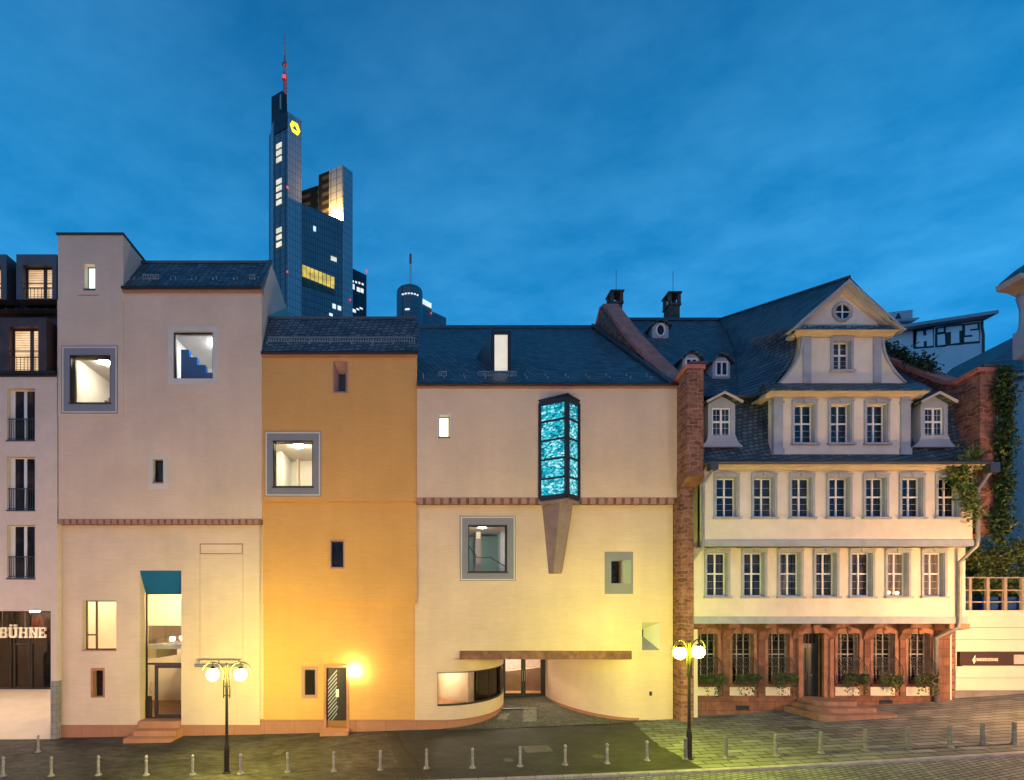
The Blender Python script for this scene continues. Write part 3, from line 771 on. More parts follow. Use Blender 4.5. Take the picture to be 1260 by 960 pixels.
# curved flanks of the passage
def ecl(t): return (XE0 + 4.3 * math.sin(t), Yl + 6.3 * (1 - math.cos(t)))
def ecr(t): return (XE1 - 3.14 * math.cos(t), 6.6 - 6.3 * math.sin(t))
NL = 36
Lc = [ecl(math.pi / 2 * i / NL) for i in range(NL + 1)]
Rc = [ecr(math.pi / 2 * i / NL) for i in range(NL + 1)]
def curve_wall(mb, C, z0, z1, m=0, off=0.0, thick=.3, side=-1, z0f=None):
    def nrm(i):
        a = C[max(i - 1, 0)]; b = C[min(i + 1, len(C) - 1)]
        dx_, dy_ = b[0] - a[0], b[1] - a[1]; l = math.hypot(dx_, dy_)
        return (dy_ / l, -dx_ / l)   # right-hand side
    rows = []
    for i, c in enumerate(C):
        n = nrm(i)
        o = (c[0] + n[0] * off, c[1] + n[1] * off); q = (c[0] - n[0] * (thick), c[1] - n[1] * (thick))
        zb = z0
        rows.append([mb.bm.verts.new((o[0], o[1], zb)), mb.bm.verts.new((o[0], o[1], z1)), mb.bm.verts.new((q[0], q[1], z1)), mb.bm.verts.new((q[0], q[1], zb))])
    for a, b in zip(rows, rows[1:]):
        for k in range(4):
            f = mb.bm.faces.new((a[k], b[k], b[(k + 1) % 4], a[(k + 1) % 4])); f.material_index = m
    for r in (rows[0], rows[-1]): mb.bm.faces.new(r).material_index = m
zg0, zg1 = wz(869, Yl), wz(827.5, Yl)
curve_wall(mb, Lc, zpc - .02, zg0)
curve_wall(mb, Lc, zg1, ZB - .002)
curve_wall(mb, Rc, zpc - .02, ZB - .002)
mb.box(XE0 - .3, XE1 + .3, Yl + .405, 8, ZB, ZB + .3)
mb.build('lower_wall', M['cream2'], Cb)
mb = MB(); curve_wall(mb, Lc, -2, zpc, 0, .02); curve_wall(mb, Rc, -2, zpc + .10, 0, .02)
mb.box(xlC0, XE0, Yl - .02, Yl + .3, -2, zpc).box(XE1 + .003, xlC1, Yl - .02, Yl + .3, -2, zpc - .02)
mb.build('plinth', M['slabstone'], Cb)
# strip window following the curve
Lw = [c for c in Lc]
mb = MB(); curve_wall(mb, Lw, zg0 + .002, zg0 + .10, 0, .012, .12); curve_wall(mb, Lw, zg1 - .05, zg1 - .002, 0, .012, .12)
for i in (0, 9, 17, 24, 30, 35):
    c = Lc[i]; mb.tube([(c[0], c[1] + .05 if i == 0 else c[1], zg0 + .1), (c[0], c[1] + .05 if i == 0 else c[1], zg1 - .05)], .035 if i in (0, 35) else .02, 6)
sw = mb.build('strip_window', M['black'], Cb)
mb = MB(); curve_wall(mb, Lc, zg0 + .101, zg1 - .051, 0, -.03, .05); mb.build('pane', M['glass_dark'], sw)
# room behind the strip window
mb = MB()
ins = [(c[0] - .35 * (i / NL) - .05, c[1] + .35 * (1 - i / NL) + .05) for i, c in enumerate(Lc)]
for zz, m in ((zg0 - .25, 1), (ZB - .1, 0)):
    for a, b in zip(ins, ins[1:]): mb.face(((a[0], a[1], zz), (b[0], b[1], zz), (XE0 - 1.0, 6.4, zz)), m)
    mb.face(((XE0 - 1.0, Yl + .41, zz), (ins[0][0], ins[0][1], zz), (XE0 - 1.0, 6.4, zz)), m)
mb.face(((XE0 - 1, Yl + .41, zg0 - .25), (XE0 - 1, 6.4, zg0 - .25), (XE0 - 1, 6.4, ZB - .1), (XE0 - 1, Yl + .41, ZB - .1)), 0)
mb.face(((XE0 - 1, 6.4, zg0 - .25), (ins[-1][0], 6.4, zg0 - .25), (ins[-1][0], 6.4, ZB - .1), (XE0 - 1, 6.4, ZB - .1)), 0)
arc = [(2.6 + 1.8 * math.cos(a), 3.9 + 1.5 * math.sin(a)) for a in [R(180 + 15 * k) for k in range(-6, 9)]]
for a, b in zip(arc, arc[1:]): mb.face(((a[0], a[1] + .6, zg0 - .24), (b[0], b[1] + .6, zg0 - .24), (b[0], b[1] + .6, ZB - .12), (a[0], a[1] + .6, ZB - .12)), 0)
fr = mb.build('foyer_room', [M['room_warm'], M['room_floor']], Cb)
gm = glow('foyer_lamp_glow', (1, .84, .58), 800)
for (lx, ly) in ((.9, 2.2), (2.2, 4.6)):
    MB().lathe([(0, ZB - .105), (.25, ZB - .105), (.25, ZB - .16), (0, ZB - .17)], lx, ly, 16).build('ceiling_lamp', gm, fr)
# beam, glass doors and passage
MB().box(wx(566, Yl - .14), wx(777.5, Yl - .14), Yl - .14, Yl + .398, wz(811.5, Yl - .14), wz(801, Yl - .14)).build('beam', M['stone2'], Cb)
xd0, xd1 = 5.05, 7.86; zf = wz(857.5, 6.6)
ds = MB().frame(xd0 - .05, xd1 + .02, zf - .1, ZB - .01, 6.6, 6.72, .17).build('glass_door_frame', M['black'], Cb)
xm = (xd0 + xd1) / 2
for a, b in ((xd0 + .12, xm - .003), (xm + .003, xd1 - .15)):
    dd = MB().frame(a, b, zf + .075, ZB - .19, 6.62, 6.70, .14).build('glass_door', M['black'], Cb)
    MB().box(a + .145, b - .145, 6.65, 6.67, zf + .22, ZB - .335).build('pane', M['glass'], dd)
    hx = xm - .07 if a < xm - .5 else xm + .07
    MB().tube([(hx, 6.58, zf + 1.0), (hx, 6.58, zf + 1.7)], .02).build('handle', M['steel'], dd)
room(Cb, xd0 - 2, xd1 + 2, 6.75, 13, zf, ZB + .2, mat('pale_pink_rubble_wall', (.62, .47, .42), .9, .22, 5, .4, 12), M['room_floor'], (1, .80, .58), 230, [(6.6, 8.6), (6.6, 11)], .5, 'passage_room')
MB().prism([(4.0, zf), (9.5, zf), (9.5, zf + 1.75), (4.0, zf + 1.15)], 8.9, 9.3, 'y').build('ramp_wall', mat('brown_stone_ramp', (.26, .16, .11), .8, .15, 2), Cb)
MB().box(4.55, 7.2, 3.55, 3.68, -.3, g(6) + .145).build('drain_channel', M['black'], Cb)
for k, (lx, ly) in enumerate(((6.4, 2.4), (6.4, 4.9))):
    MB().lathe([(0, ZB - .003), (.13, ZB - .003), (.13, ZB - .03), (0, ZB - .035)], lx, ly, 14).build('soffit_downlight', glow('downlight_glow', (1, .78, .45), 110), Cb)
# windows
plain_window(Cb, wC1, 0, .24, .035, 'dark', glow('lit_warm_pane', (1, .90, .62), 1.05, .15, 1.4), (537.5, 508.5, 555.5, 541), 'pale', .006, sill=1, sill_m='stone2')
framed_window(Cb, (566, 635, 634.5, 715), wC2, Yl)
r4 = room(Cb, wx(560), wx(650), Yl + .41, 4.6, wz(722), wz(642.5), M['room'], M['room_floor'], (1, .78, .48), 120, [(wx(597), 1.2)], .4)
mb = MB()
mb.tube([(wx(578, 2.2), 2.6, wz(672, 2.6)), (wx(588, 2.2), 2.6, wz(686, 2.6)), (wx(604, 2.4), 2.6, wz(686, 2.6)), (wx(622, 2.4), 2.6, wz(697, 2.6))], .03)
mb.build('handrail', M['black'], r4)
MB().box(wx(616, 2.9), wx(640, 2.9), 2.9, 4.5, wz(722), wz(640)).build('blue_partition', mat('pale_blue_paint', (.50, .60, .78), .8, .05), r4)  # the partition itself is painted pale blue
MB().box(wx(578, 3.6), wx(614, 3.6), 3.9, 4.5, wz(722), wz(645)).build('teal_partition', mat('teal_paint', (.17, .29, .31), .8, .05), r4)
MB().box(wx(585, 3), wx(592, 3), 3.0, 3.3, wz(722), wz(640)).build('pillar', M['grey'], r4)
MB().box(wx(586, 3), wx(591, 3), 2.97, 2.995, wz(663, 3), wz(655, 3)).build('wall_notice', M['white'], r4)  # white panel stands in for a small bright window
px_ = rect(744, 679, 779, 731, Yl)
w3 = plain_window(Cb, wC3, Yl, .30, .03, 'dark', 'pane_black', (744, 679, 779, 731), 'grey', .006)
MB().box(wx(765.5, Yl), wx(775.5, Yl), Yl - .09, Yl - .03, wz(718, Yl), wz(689, Yl)).box(wx(764.5, Yl), wx(766, Yl), Yl - .04, Yl + .0, wz(716, Yl), wz(691, Yl)).build('shutter', mat('grey_green_shutter', (.30, .34, .28), .6, .06), w3)
MB().box(h3[1] - .03, h3[1] - .005, Yl + .0, Yl + .29, h3[2] + .01, h3[3] - .01).build('copper_reveal', mat('copper_reveal', (.52, .27, .14), .6, .05), w3)
splay(Cb, wC4, (793, 775, 797.5, 784), Yl, .55, 'pale', 'grey', 'pane_black')
MB().box(wx(799, Yl), wx(802, Yl), Yl - .03, Yl + .01, wz(856, Yl), wz(851, Yl)).build('door_bell', M['black'], Cb)
string_course(Cb, 513.5, 832.5, 612.5, 620, 0, 30, M['mauve'], M['stone2'])
# oriel: a triangular bay of turquoise glass on a stone corbel
OL, OR, OC = (wx(664), 0.0), (wx(712), 0.0), (wx(697.5, -.66), -.66)
oz0, oz1 = wz(611, -.5), wz(492, -.5)
m, t, b = _new('turquoise_mosaic_glass')
gm_ = t.nodes.new('ShaderNodeNewGeometry'); sp_ = t.nodes.new('ShaderNodeSeparateXYZ'); cb_ = t.nodes.new('ShaderNodeCombineXYZ')
t.links.new(gm_.outputs['Position'], sp_.inputs[0])
ad_ = t.nodes.new('ShaderNodeMath'); ad_.operation = 'ADD'; t.links.new(sp_.outputs['X'], ad_.inputs[0]); t.links.new(sp_.outputs['Y'], ad_.inputs[1])
t.links.new(ad_.outputs[0], cb_.inputs[0]); t.links.new(sp_.outputs['Z'], cb_.inputs[1])
mpv = t.nodes.new('ShaderNodeMapping'); mpv.inputs['Scale'].default_value = (6.5, 6.5, 10); t.links.new(gm_.outputs['Position'], mpv.inputs[0])
vo = t.nodes.new('ShaderNodeTexVoronoi'); vo.inputs['Scale'].default_value = 1.5; vo.inputs['Randomness'].default_value = .8; t.links.new(mpv.outputs[0], vo.inputs['Vector'])
spc = t.nodes.new('ShaderNodeSeparateXYZ'); t.links.new(vo.outputs['Color'], spc.inputs[0])
big = _noise(t, _pos(t), 1.1, 2)
mm_ = t.nodes.new('ShaderNodeMath'); mm_.operation = 'MULTIPLY_ADD'; mm_.inputs[1].default_value = .62
t.links.new(spc.outputs[0], mm_.inputs[0])
m2_ = t.nodes.new('ShaderNodeMath'); m2_.operation = 'MULTIPLY'; m2_.inputs[1].default_value = .55; t.links.new(big, m2_.inputs[0]); t.links.new(m2_.outputs[0], mm_.inputs[2])
rr = t.nodes.new('ShaderNodeValToRGB'); el = rr.color_ramp.elements
el[0].position = .26; el[0].color = (.0, .05, .09, 1); el[1].position = .92; el[1].color = (.55, 1, 1, 1)
q = el.new(.45); q.color = (.0, .20, .29, 1); q = el.new(.68); q.color = (.01, .50, .60, 1)
t.links.new(mm_.outputs[0], rr.inputs[0])
b.inputs['Base Color'].default_value = (.01, .06, .07, 1); b.inputs['Roughness'].default_value = .15
t.links.new(rr.outputs[0], b.inputs['Emission Color']); b.inputs['Emission Strength'].default_value = .68
M['mosaic'] = m
def lerp2(a, b, t): return (a[0] + (b[0] - a[0]) * t, a[1] + (b[1] - a[1]) * t)
mb = MB()
def bar(p, q, z0, z1, w_):
    dx_, dy_ = q[0] - p[0], q[1] - p[1]; l = math.hypot(dx_, dy_); nx_, ny_ = dy_ / l * w_, -dx_ / l * w_
    mb.prism([(p[0] - nx_, p[1] - ny_), (q[0] - nx_, q[1] - ny_), (q[0] + nx_, q[1] + ny_), (p[0] + nx_, p[1] + ny_)], z0, z1, 'z')
for c, wd in ((OL, .07), (OR, .07), (OC, .11)): mb.box(c[0] - wd, c[0] + wd, c[1] - wd, c[1] + wd + .0, oz0, oz1)
for a, b_ in ((OL, OC), (OC, OR)):
    for fz_ in (0, .2, .4, .6, .8, 1):
        z = oz0 + (oz1 - oz0) * fz_
        hgt = .045 if 0 < fz_ < 1 else .13
        bar(a, b_, z - hgt, z + hgt, .05)
mb.prism([(OL[0] - .1, .02), (OC[0], OC[1] - .16), (OR[0] + .1, .02)], oz1 + .13, oz1 + .20, 'z')
ori = mb.build('oriel', M['black'], Cb)
mb = MB()
def inset(p): 
    c = ((OL[0] + OR[0] + OC[0]) / 3, (OL[1] + OR[1] + OC[1]) / 3 + .1)
    return lerp2(p, c, .06)
for a, b_ in ((OL, OC), (OC, OR)):
    p, q = inset(a), inset(b_)
    mb.face(((p[0], p[1], oz0), (q[0], q[1], oz0), (q[0], q[1], oz1), (p[0], p[1], oz1)))
mb.build('glazing', M['mosaic'], ori, fix=False)
mb = MB()
top = [(OL[0] - .05, .02), (OC[0], OC[1] - .08), (OR[0] + .05, .02)]
mb.prism(top, oz0 - .30, oz0 - .135, 'z')
T = [(top[0][0] + .25, .3, oz0 - .30), (lerp2(top[0], top[1], .75)[0], top[1][1] * .72, oz0 - .30), (lerp2(top[2], top[1], .6)[0], top[1][1] * .75, oz0 - .30), (top[2][0] - .25, .3, oz0 - .30)]
zb_ = wz(706, Yl)
Bt = [(wx(674, Yl), .35, zb_), (wx(679.5, Yl), .08, zb_), (wx(685.5, Yl), .08, zb_), (wx(692, Yl), .35, zb_)]
vt = [mb.bm.verts.new(p) for p in T]; vb = [mb.bm.verts.new(p) for p in Bt]
for k in range(3): mb.bm.faces.new((vt[k], vt[k + 1], vb[k + 1], vb[k]))
mb.bm.faces.new(vb); mb.bm.faces.new(vt[::-1]); mb.bm.faces.new((vt[3], vt[0], vb[0], vb[3]))
mb.build('oriel_corbel', mat('grey_mauve_stone', (.27, .195, .18), .85, .18, 2, .4, 25), Cb)
# roof of the oriel building
sC = (26.3 - zce) / 11.1
rfC = MB().prism([(-.12, zce), (11, 26.3), (22, 17.0), (22, zce - .4), (.3, zce - .4), (.08, zce - .02)], XC0 + .003, XC1 - .003, 'x').build('roof', M['slate'], Cb)
MB().box(XC0, XC1, 10.85, 11.2, 26.2, 26.42).build('ridge_cap', M['zinc'], Cb)
MB().box(XC0, XC1, -.08, .15, zce - .13, zce - .003).build('eaves_band', M['mauve'], Cb)
MB().tube([(XC0, -.14, zce + .02), (XC1, -.14, zce + .02)], .075).build('gutter', M['black'], Cb)
snow_guard(Cb, XC0, XC1, .72, zce + .86, .85, [(XC0 + 1.1, XC0 + 1.5), (wx(590), wx(640))])
MB().prism([(-.12, zce + .02), (10.9, 26.36), (11, 26.5), (10.8, 26.5), (-.16, zce + .14)], XC1 - .45, XC1 - .30, 'x').build('verge_flashing', M['zinc'], Cb)
yd = 1.72; zd0 = 18.45; zd1 = 20.6
mb = MB()
fl, frr = wx(604, yd), wx(628.5, yd)
fa = [(fl, yd, zd0 - .2), (frr, yd, zd0 - .2), (frr, yd, zd1), (fl, yd, zd1)]
ba = [(fl - .55, 4.8, zd0 - .2), (frr, 4.8, zd0 - .2), (frr, 4.8, zd1 + .02), (fl - .55, 4.8, zd1 + .02)]
va = [mb.bm.verts.new(p) for p in fa]; vb = [mb.bm.verts.new(p) for p in ba]
for k in range(4): mb.bm.faces.new((va[k], va[(k + 1) % 4], vb[(k + 1) % 4], vb[k]))
mb.bm.faces.new(va); mb.bm.faces.new(vb[::-1])
dm = mb.build('dormer', M['zinc'], Cb)
MB().frame(fl + .01, frr - .01, zd0 - .14, zd1 + .01, yd - .10, yd + .02, .17).build('frame', M['black'], dm)
MB().box(fl + .175, frr - .175, yd - .03, yd - .005, zd0 + .03, zd1 - .16).build('pane', glow('lit_blind', (.86, .78, .60), .46, .18, 1.6), dm)
# ================================================================== LEFT APARTMENT HOUSE
Lh = thing('apartment_house', (-23, 0, g(-23)), 'pale rendered apartment house with dark mansard and French windows, left of the museum', 'apartment house')
LX0, LX1 = -33.0, X0 - .07
zL1 = wz(461); zLo = wz(752)
lw = [(8.5, 478, 43, 542), (8.5, 562, 43, 628), (8.5, 646, 43, 712)]
px2x = lambda p: wx(p)
# a second column of the same windows just outside the picture keeps the facade whole
holes = []
for (a, b, c, d) in lw:
    holes.append(rect(a, b, c, d, 0)); holes.append(rect(a - 96, b, c - 96, d, 0))
ox0_, ox1_ = -31.5, wx(62.5)
mb = MB().wall(LX0, LX1, wz(838), zL1, 0, .4, holes + [(ox0_, ox1_, -5, zLo)])
mb.box(LX1 - .3, LX1 - .002, .401, 12, -2, zL1 + 4).box(LX0, LX0 + .3, .401, 12, -2, zL1).box(LX0, LX1, 12, 12.3, -2, zL1 + 4)
mb.build('wall', M['left'], Lh)
MB().box(ox1_, LX1 - .01, -.02, .4, -2, wz(838) - .002).build('pier', brick('grey_tiles', (.30, .29, .27), (.26, .25, .235), (.16, .15, .14), .4, .3, .012, var=.15, bump=.2), Lh)
def french(i, parent):
    x0, x1, z0, z1 = rect(*i, 0)
    wd = MB().frame(x0 + .003, x1 - .003, z0 + .003, z1 - .003, .22, .30, .05).box((x0 + x1) / 2 + .05 - .07, (x0 + x1) / 2 + .12, .215, .305, z0 + .05, z1 - .05).box(x0 + .05, x0 + .22, .225, .295, z0 + .05, z1 - .05).build('window', M['white'], parent)
    MB().box(x0 + .06, x1 - .06, .255, .27, z0 + .05, z1 - .05).build('pane', M['warm_pane'], wd)
    mb = MB().box(x0 + .01, x1 - .01, .06, .09, z0 + 1.08, z0 + 1.12).box(x0 + .01, x1 - .01, .06, .09, z0 + .08, z0 + .11)
    k = x0 + .06
    while k < x1: mb.box(k, k + .018, .065, .085, z0 + .11, z0 + 1.08); k += .105
    mb.build('railing', M['iron'], wd)
    MB().box(x0 - .03, x1 + .03, -.04, .215, z0 - .05, z0 - .003 + .008).build('sill', M['zinc'], wd)
for (a, b, c, d) in lw:
    french((a, b, c, d), Lh); french((a - 96, b, c - 96, d), Lh)
# mansard: lower steep brown metal, upper dark zinc
ym = .55
zm1 = wz(380, .4); zm2 = wz(315, 1.6)
MB().prism([(.42, zL1 + .01), (.85, zm1), (3.2, zm1), (3.2, zL1 + .01)], LX0, LX1 - .004, 'x').build('lower_mansard', M['copper'], Lh)
MB().prism([(ym - .1, zm1 + .003), (1.75, zm1 + .75), (2.2, zm2 + .02), (12, zm2 - .4), (12, zm1 + .003)], LX0, LX1 - .004, 'x').build('upper_roof', M['zinc'], Lh)
MB().tube([(LX0, -.12, zL1 + .06), (LX1 - .02, -.12, zL1 + .06)], .08).box(LX0, LX1 - .02, -.06, .1, zL1 - .12, zL1 - .003).build('gutter', M['black'], Lh)
mb = MB(); k = LX0 + .2
while k < LX1 - .1:
    mb.prism([(ym - .1, zm1 + .0), (1.7, zm1 + .73), (1.7, zm1 + .81), (ym - .1, zm1 + .08)], k, k + .035, 'x'); k += .52
mb.build('standing_seams', M['zinc'], Lh)
def mdormer(px0, px1, py0, py1, wp, Y, m, back, nm):
    x0, x1, z0, z1 = rect(px0, py0, px1, py1, Y)
    a, b, c, d = rect(*wp, Y)
    dmr = MB().wall(x0, x1, z0, z1, Y, Y + back, [(a, b, c, d)]).build('dormer', m, Lh)
    MB().frame(a, b, c, d, Y + .25, Y + .33, .07).box(a + (b - a) * .58, a + (b - a) * .58 + .17, Y + .255, Y + .325, c + .07, d - .07).build('frame', M['copper'], dmr)
    blind = bpy.data.materials.get('lit_slatted_blind')
    if blind is None:
        blind, t, bs = _new('lit_slatted_blind')
        gm = t.nodes.new('ShaderNodeNewGeometry'); sp = t.nodes.new('ShaderNodeSeparateXYZ'); t.links.new(gm.outputs['Position'], sp.inputs[0])
        mu = t.nodes.new('ShaderNodeMath'); mu.operation = 'MULTIPLY'; mu.inputs[1].default_value = 8.2; t.links.new(sp.outputs['Z'], mu.inputs[0])
        fr_ = t.nodes.new('ShaderNodeMath'); fr_.operation = 'FRACT'; t.links.new(mu.outputs[0], fr_.inputs[0])
        rp = _ramp(t, fr_.outputs[0], (.17, .10, .045), (.74, .48, .24), .15, .35)
        t.links.new(_mul(t, rp, _ramp(t, _noise(t, _pos(t), 1.0, 3), (.55, .5, .45), (1, 1, 1), .35, .65)), bs.inputs['Emission Color']); bs.inputs['Emission Strength'].default_value = .95
        bs.inputs['Base Color'].default_value = (.35, .28, .2, 1)
    MB().box(a + .06, b - .06, Y + .30, Y + .32, c + .06, d - .06).build('pane', blind, dmr)
    mb = MB().box(a, b, Y + .02, Y + .05, c + (d - c) * .30, c + (d - c) * .30 + .05).box(a, b, Y + .02, Y + .05, c + (d - c) * .44, c + (d - c) * .44 + .03)
    for k in range(9): mb.box(a + (b - a) * k / 8 - .009, a + (b - a) * k / 8 + .009, Y + .025, Y + .045, c, c + (d - c) * .30)
    mb.build('railing', M['black'], dmr)
for sh in (0, -96):
    mdormer(-2 + sh, 57 + sh, 391, 458, (11 + sh, 402, 47 + sh, 456), -.12, M['copper'], .9, 0)
    mdormer(20 + sh + (0 if sh else 0), 69.5 + sh, 313, 368.5, (28 + sh, 326, 64 + sh, 367), .95, M['zinc'], 2.4, 0)
mdormer(-38, 8, 313, 368.5, (-30, 326, 1, 367), .95, M['zinc'], 2.4, 0)
# passage with glass wall and lettering
yp = 8.0
zfl = wz(848, yp)
MB().prism([(.0, g(-19) + .01), (yp + .2, zfl), (yp + .2, zfl - .5), (.0, -2)], ox0_, ox1_, 'x').build('passage_floor', mat('pale_floor_slabs', (.62, .53, .44), .6, .08, .8), Lh)
mb = MB().box(ox0_ - .3, ox0_, .41, yp, -2, zLo + .3).box(ox1_, ox1_ + .3, .41, yp, -2, zLo + .3).box(ox0_, ox1_, .41, yp + .2, zLo, zLo + .3)
mb.build('passage_wall', M['left'], Lh)
gw = MB()
xg0, xg1 = ox0_, ox1_
gw.frame(xg0, xg1, zfl, zLo, yp, yp + .12, .1)
for p in (-30, 13, 17, 36): gw.box(wx(p, yp) - .05, wx(p, yp) + .05, yp + .003, yp + .117, zfl + .1, zLo - .1)
gw.box(xg0 + .1, xg1 - .1, yp + .004, yp + .116, wz(776, yp), wz(774, yp))
gw = gw.build('glass_wall', M['dark'], Lh)
MB().box(xg0 + .11, xg1 - .11, yp + .05, yp + .07, zfl + .1, zLo - .1).build('pane', M['glass_dark'], gw)
MB().frame(wx(17, yp), wx(40, yp), zfl + .02, wz(792, yp), yp - .02, yp + .04, .12).box(wx(18, yp), wx(39, yp), yp - .03, yp - .02, wz(794, yp), wz(791.5, yp)).build('door', M['dark'], gw)
m, t, b = _new('reflection_mottle')
c = _ramp(t, _noise(t, _pos(t), 1.7, 7, .75), (.015, .012, .01), (.22, .17, .13), .42, .72)  # brownish mottle paints in the reflections behind the glass
c2 = _ramp(t, _noise(t, _pos(t), .55, 2), (.9, 1, .9), (1.5, .35, .3), .52, .68)
t.links.new(_mul(t, c, c2), b.inputs['Base Color'])
MB().box(xg0, xg1, yp + 2.0, yp + 2.2, zfl - .2, zLo).build('reflection_backdrop', m, Lh)
for (lx, ly) in ((-26.6, 3.6), (-22.4, 3.6), (-27.5, yp + .9), (-25.5, yp + .9)):  # rear pair behind the glass wall added to brighten the backdrop
    MB().lathe([(0, zLo - .002), (.22, zLo - .002), (.22, zLo - .06), (0, zLo - .07)], lx, ly, 14).build('ceiling_lamp', glow('passage_lamp_glow', (1, .76, .50), 330), Lh)
# slab-serif letters hung in front of the glass
def slab_letter(mb, ch, x, z, w_, h, y0, y1):
    s_ = w_ * .27; r_ = h * .17
    def B(a, b, c, d): mb.box(x + a * w_, x + b * w_, y0, y1, z + c * h, z + d * h)
    if ch in 'HN':
        B(.07, .33, .15, .85); B(.67, .93, .15, .85)
        for a, b_ in ((0, .42), (.58, 1)): B(a, b_, 0, .15); B(a, b_, .85, 1)
        if ch == 'H': B(.33, .67, .42, .58)
        else: mb.prism([(x + .31 * w_, z + .86 * h), (x + .31 * w_, z + .60 * h), (x + .69 * w_, z + .14 * h), (x + .69 * w_, z + .42 * h)], y0 - .004, y1 + .002, 'y')
    elif ch == 'E':
        B(.07, .36, .16, .84); B(0, 1, 0, .16); B(0, 1, .84, 1); B(.36, .70, .42, .57); B(.82, 1, .16, .34); B(.82, 1, .66, .84); B(.62, .70, .34, .42); B(.62, .70, .57, .65)
    elif ch == 'B':
        B(.07, .35, .15, .85); B(0, .75, 0, .15); B(0, .75, .85, 1); B(.35, .72, .43, .57)
        mb.prism([(x + .75 * w_, z), (x + .92 * w_, z + .03 * h), (x + w_, z + .14 * h), (x + w_, z + .38 * h), (x + .92 * w_, z + .48 * h), (x + .72 * w_, z + .50 * h), (x + .72 * w_, z + .15 * h)], y0, y1, 'y')
        mb.prism([(x + .75 * w_, z + h), (x + .90 * w_, z + .97 * h), (x + .97 * w_, z + .87 * h), (x + .97 * w_, z + .64 * h), (x + .88 * w_, z + .53 * h), (x + .72 * w_, z + .502 * h), (x + .72 * w_, z + .85 * h)], y0, y1, 'y')
    elif ch == 'Ü':
        B(.07, .33, .25, .85); B(.67, .93, .25, .85); B(0, .42, .85, 1); B(.58, 1, .85, 1)
        mb.prism([(x + .07 * w_, z + .25 * h), (x + .12 * w_, z + .09 * h), (x + .28 * w_, z), (x + .72 * w_, z), (x + .88 * w_, z + .09 * h), (x + .93 * w_, z + .25 * h), (x + .67 * w_, z + .25 * h), (x + .60 * w_, z + .16 * h), (x + .40 * w_, z + .16 * h), (x + .33 * w_, z + .25 * h)], y0, y1, 'y')
        B(.14, .40, 1.08, 1.26); B(.60, .86, 1.08, 1.26)
mb = MB(); yl = yp - .35
z0 = wz(785, yl); hh = wz(772, yl) - z0
for ch, a, b_ in (('B', -1, 8.3), ('Ü', 10, 21.5), ('H', 22.8, 34.2), ('N', 35.5, 46.8), ('E', 47.5, 56)):
    slab_letter(mb, ch, wx(a, yl), z0, wx(b_, yl) - wx(a, yl), hh, yl, yl + .12)
lt = mb.build('stage_sign', M['letter'])
tag(lt, 'big cream slab-serif letters reading BÜHNE hanging before the dark glass wall', 'sign')
mb = MB()
for p in (2, 30, 52): mb.tube([(wx(p, yl), yl + .06, z0 + hh), (wx(p, yl), yl + .06, zLo)], .012)
mb.build('hanger', M['steel'], lt)

# ================================================================== FIRE WALLS
def firewall(x0, x1, prof, xl0, xl1, yl_, zc_, label, cop):
    t = thing('fire_wall', ((x0 + x1) / 2, 0, g(x0)), label, 'fire wall', 'sandstone fire walls')
    MB().prism(prof, x0, x1, 'x').build('wall', M['rubble'], t)
    MB().box(xl0, xl1, yl_, 2, -2, zc_ - .003).build('lower_wall', M['rubble'], t)
    mb = MB()
    # corbel under the overhanging front
    mb.prism([(prof[0][0] - .04, zc_), (prof[0][0] - .04, zc_ + .28), (.4, zc_ + .28), (.4, zc_ - .55), (yl_ - .02, zc_ - .35)], x0 - .02, x1 + .02, 'x')
    mb.build('corbel', M['stone2'], t)
    mb = MB()
    n = len(cop)
    up = []
    for i, (y, z) in enumerate(cop):
        a = cop[max(i - 1, 0)]; b_ = cop[min(i + 1, n - 1)]
        l = math.hypot(b_[0] - a[0], b_[1] - a[1]); up.append((y - (b_[1] - a[1]) / l * .2, z + (b_[0] - a[0]) / l * .2))
    for i in range(n - 1):
        mb.prism([cop[i], cop[i + 1], up[i + 1], up[i]], x0 - .10, x1 + .10, 'x')
    mb.build('coping', M['coping'], t)
    MB().prism([(cop[0][0] - .06, cop[0][1] + .21), (cop[0][0] - .06, cop[0][1] + .30), (cop[1][0] + .0, cop[1][1] + .29), (cop[1][0], cop[1][1] + .21)], x0 + .1, x1 + .16, 'x').build('coping_flashing', M['zinc'], t)
    return t
curve = [(-.92, 17.35), (-.35, 17.25), (.15, 17.15), (.7, 17.45), (1.5, 18.1), (2.9, 19.5), (6.1, 22.85), (8.8, 26.0), (9.6, 26.95), (10.2, 27.15), (11, 26.5), (18, 18.5)]
zcb = wz(587, -.9)
prof = [(-.9, zcb + .281)] + [(y + (.02 if i == 0 else 0), z) for i, (y, z) in enumerate(curve)] + [(18, -2), (2.1, -2), (2.1, zcb + .281)]
firewall(XC1 + .003, 13.58, prof, XC1 + .004, 13.42, -.35, zcb, 'red sandstone rubble fire wall with curved coping beside the oriel building', curve)
RX0, RX1 = 26.95, 27.75
curve2 = [(-.92, 17.2), (-.35, 17.15), (.15, 17.05), (.7, 17.3), (1.5, 18.0), (2.9, 19.3), (6.1, 22.4), (8.8, 25.3), (9.6, 25.9), (10.2, 25.9), (11, 25.3), (18, 18.0)]
prof2 = [(-.9, wz(655, -.9) + .281)] + [(y + (.02 if i == 0 else 0), z) for i, (y, z) in enumerate(curve2)] + [(18, -2), (2.1, -2), (2.1, wz(655, -.9) + .281)]
firewall(RX0, RX1, prof2, 27.385, RX1 - .02, .9, wz(655, -.9), 'ivy-hung red stone fire wall at the garden end of the half-timber-roofed house'.replace('half-timber-roofed house', 'old house'), curve2)

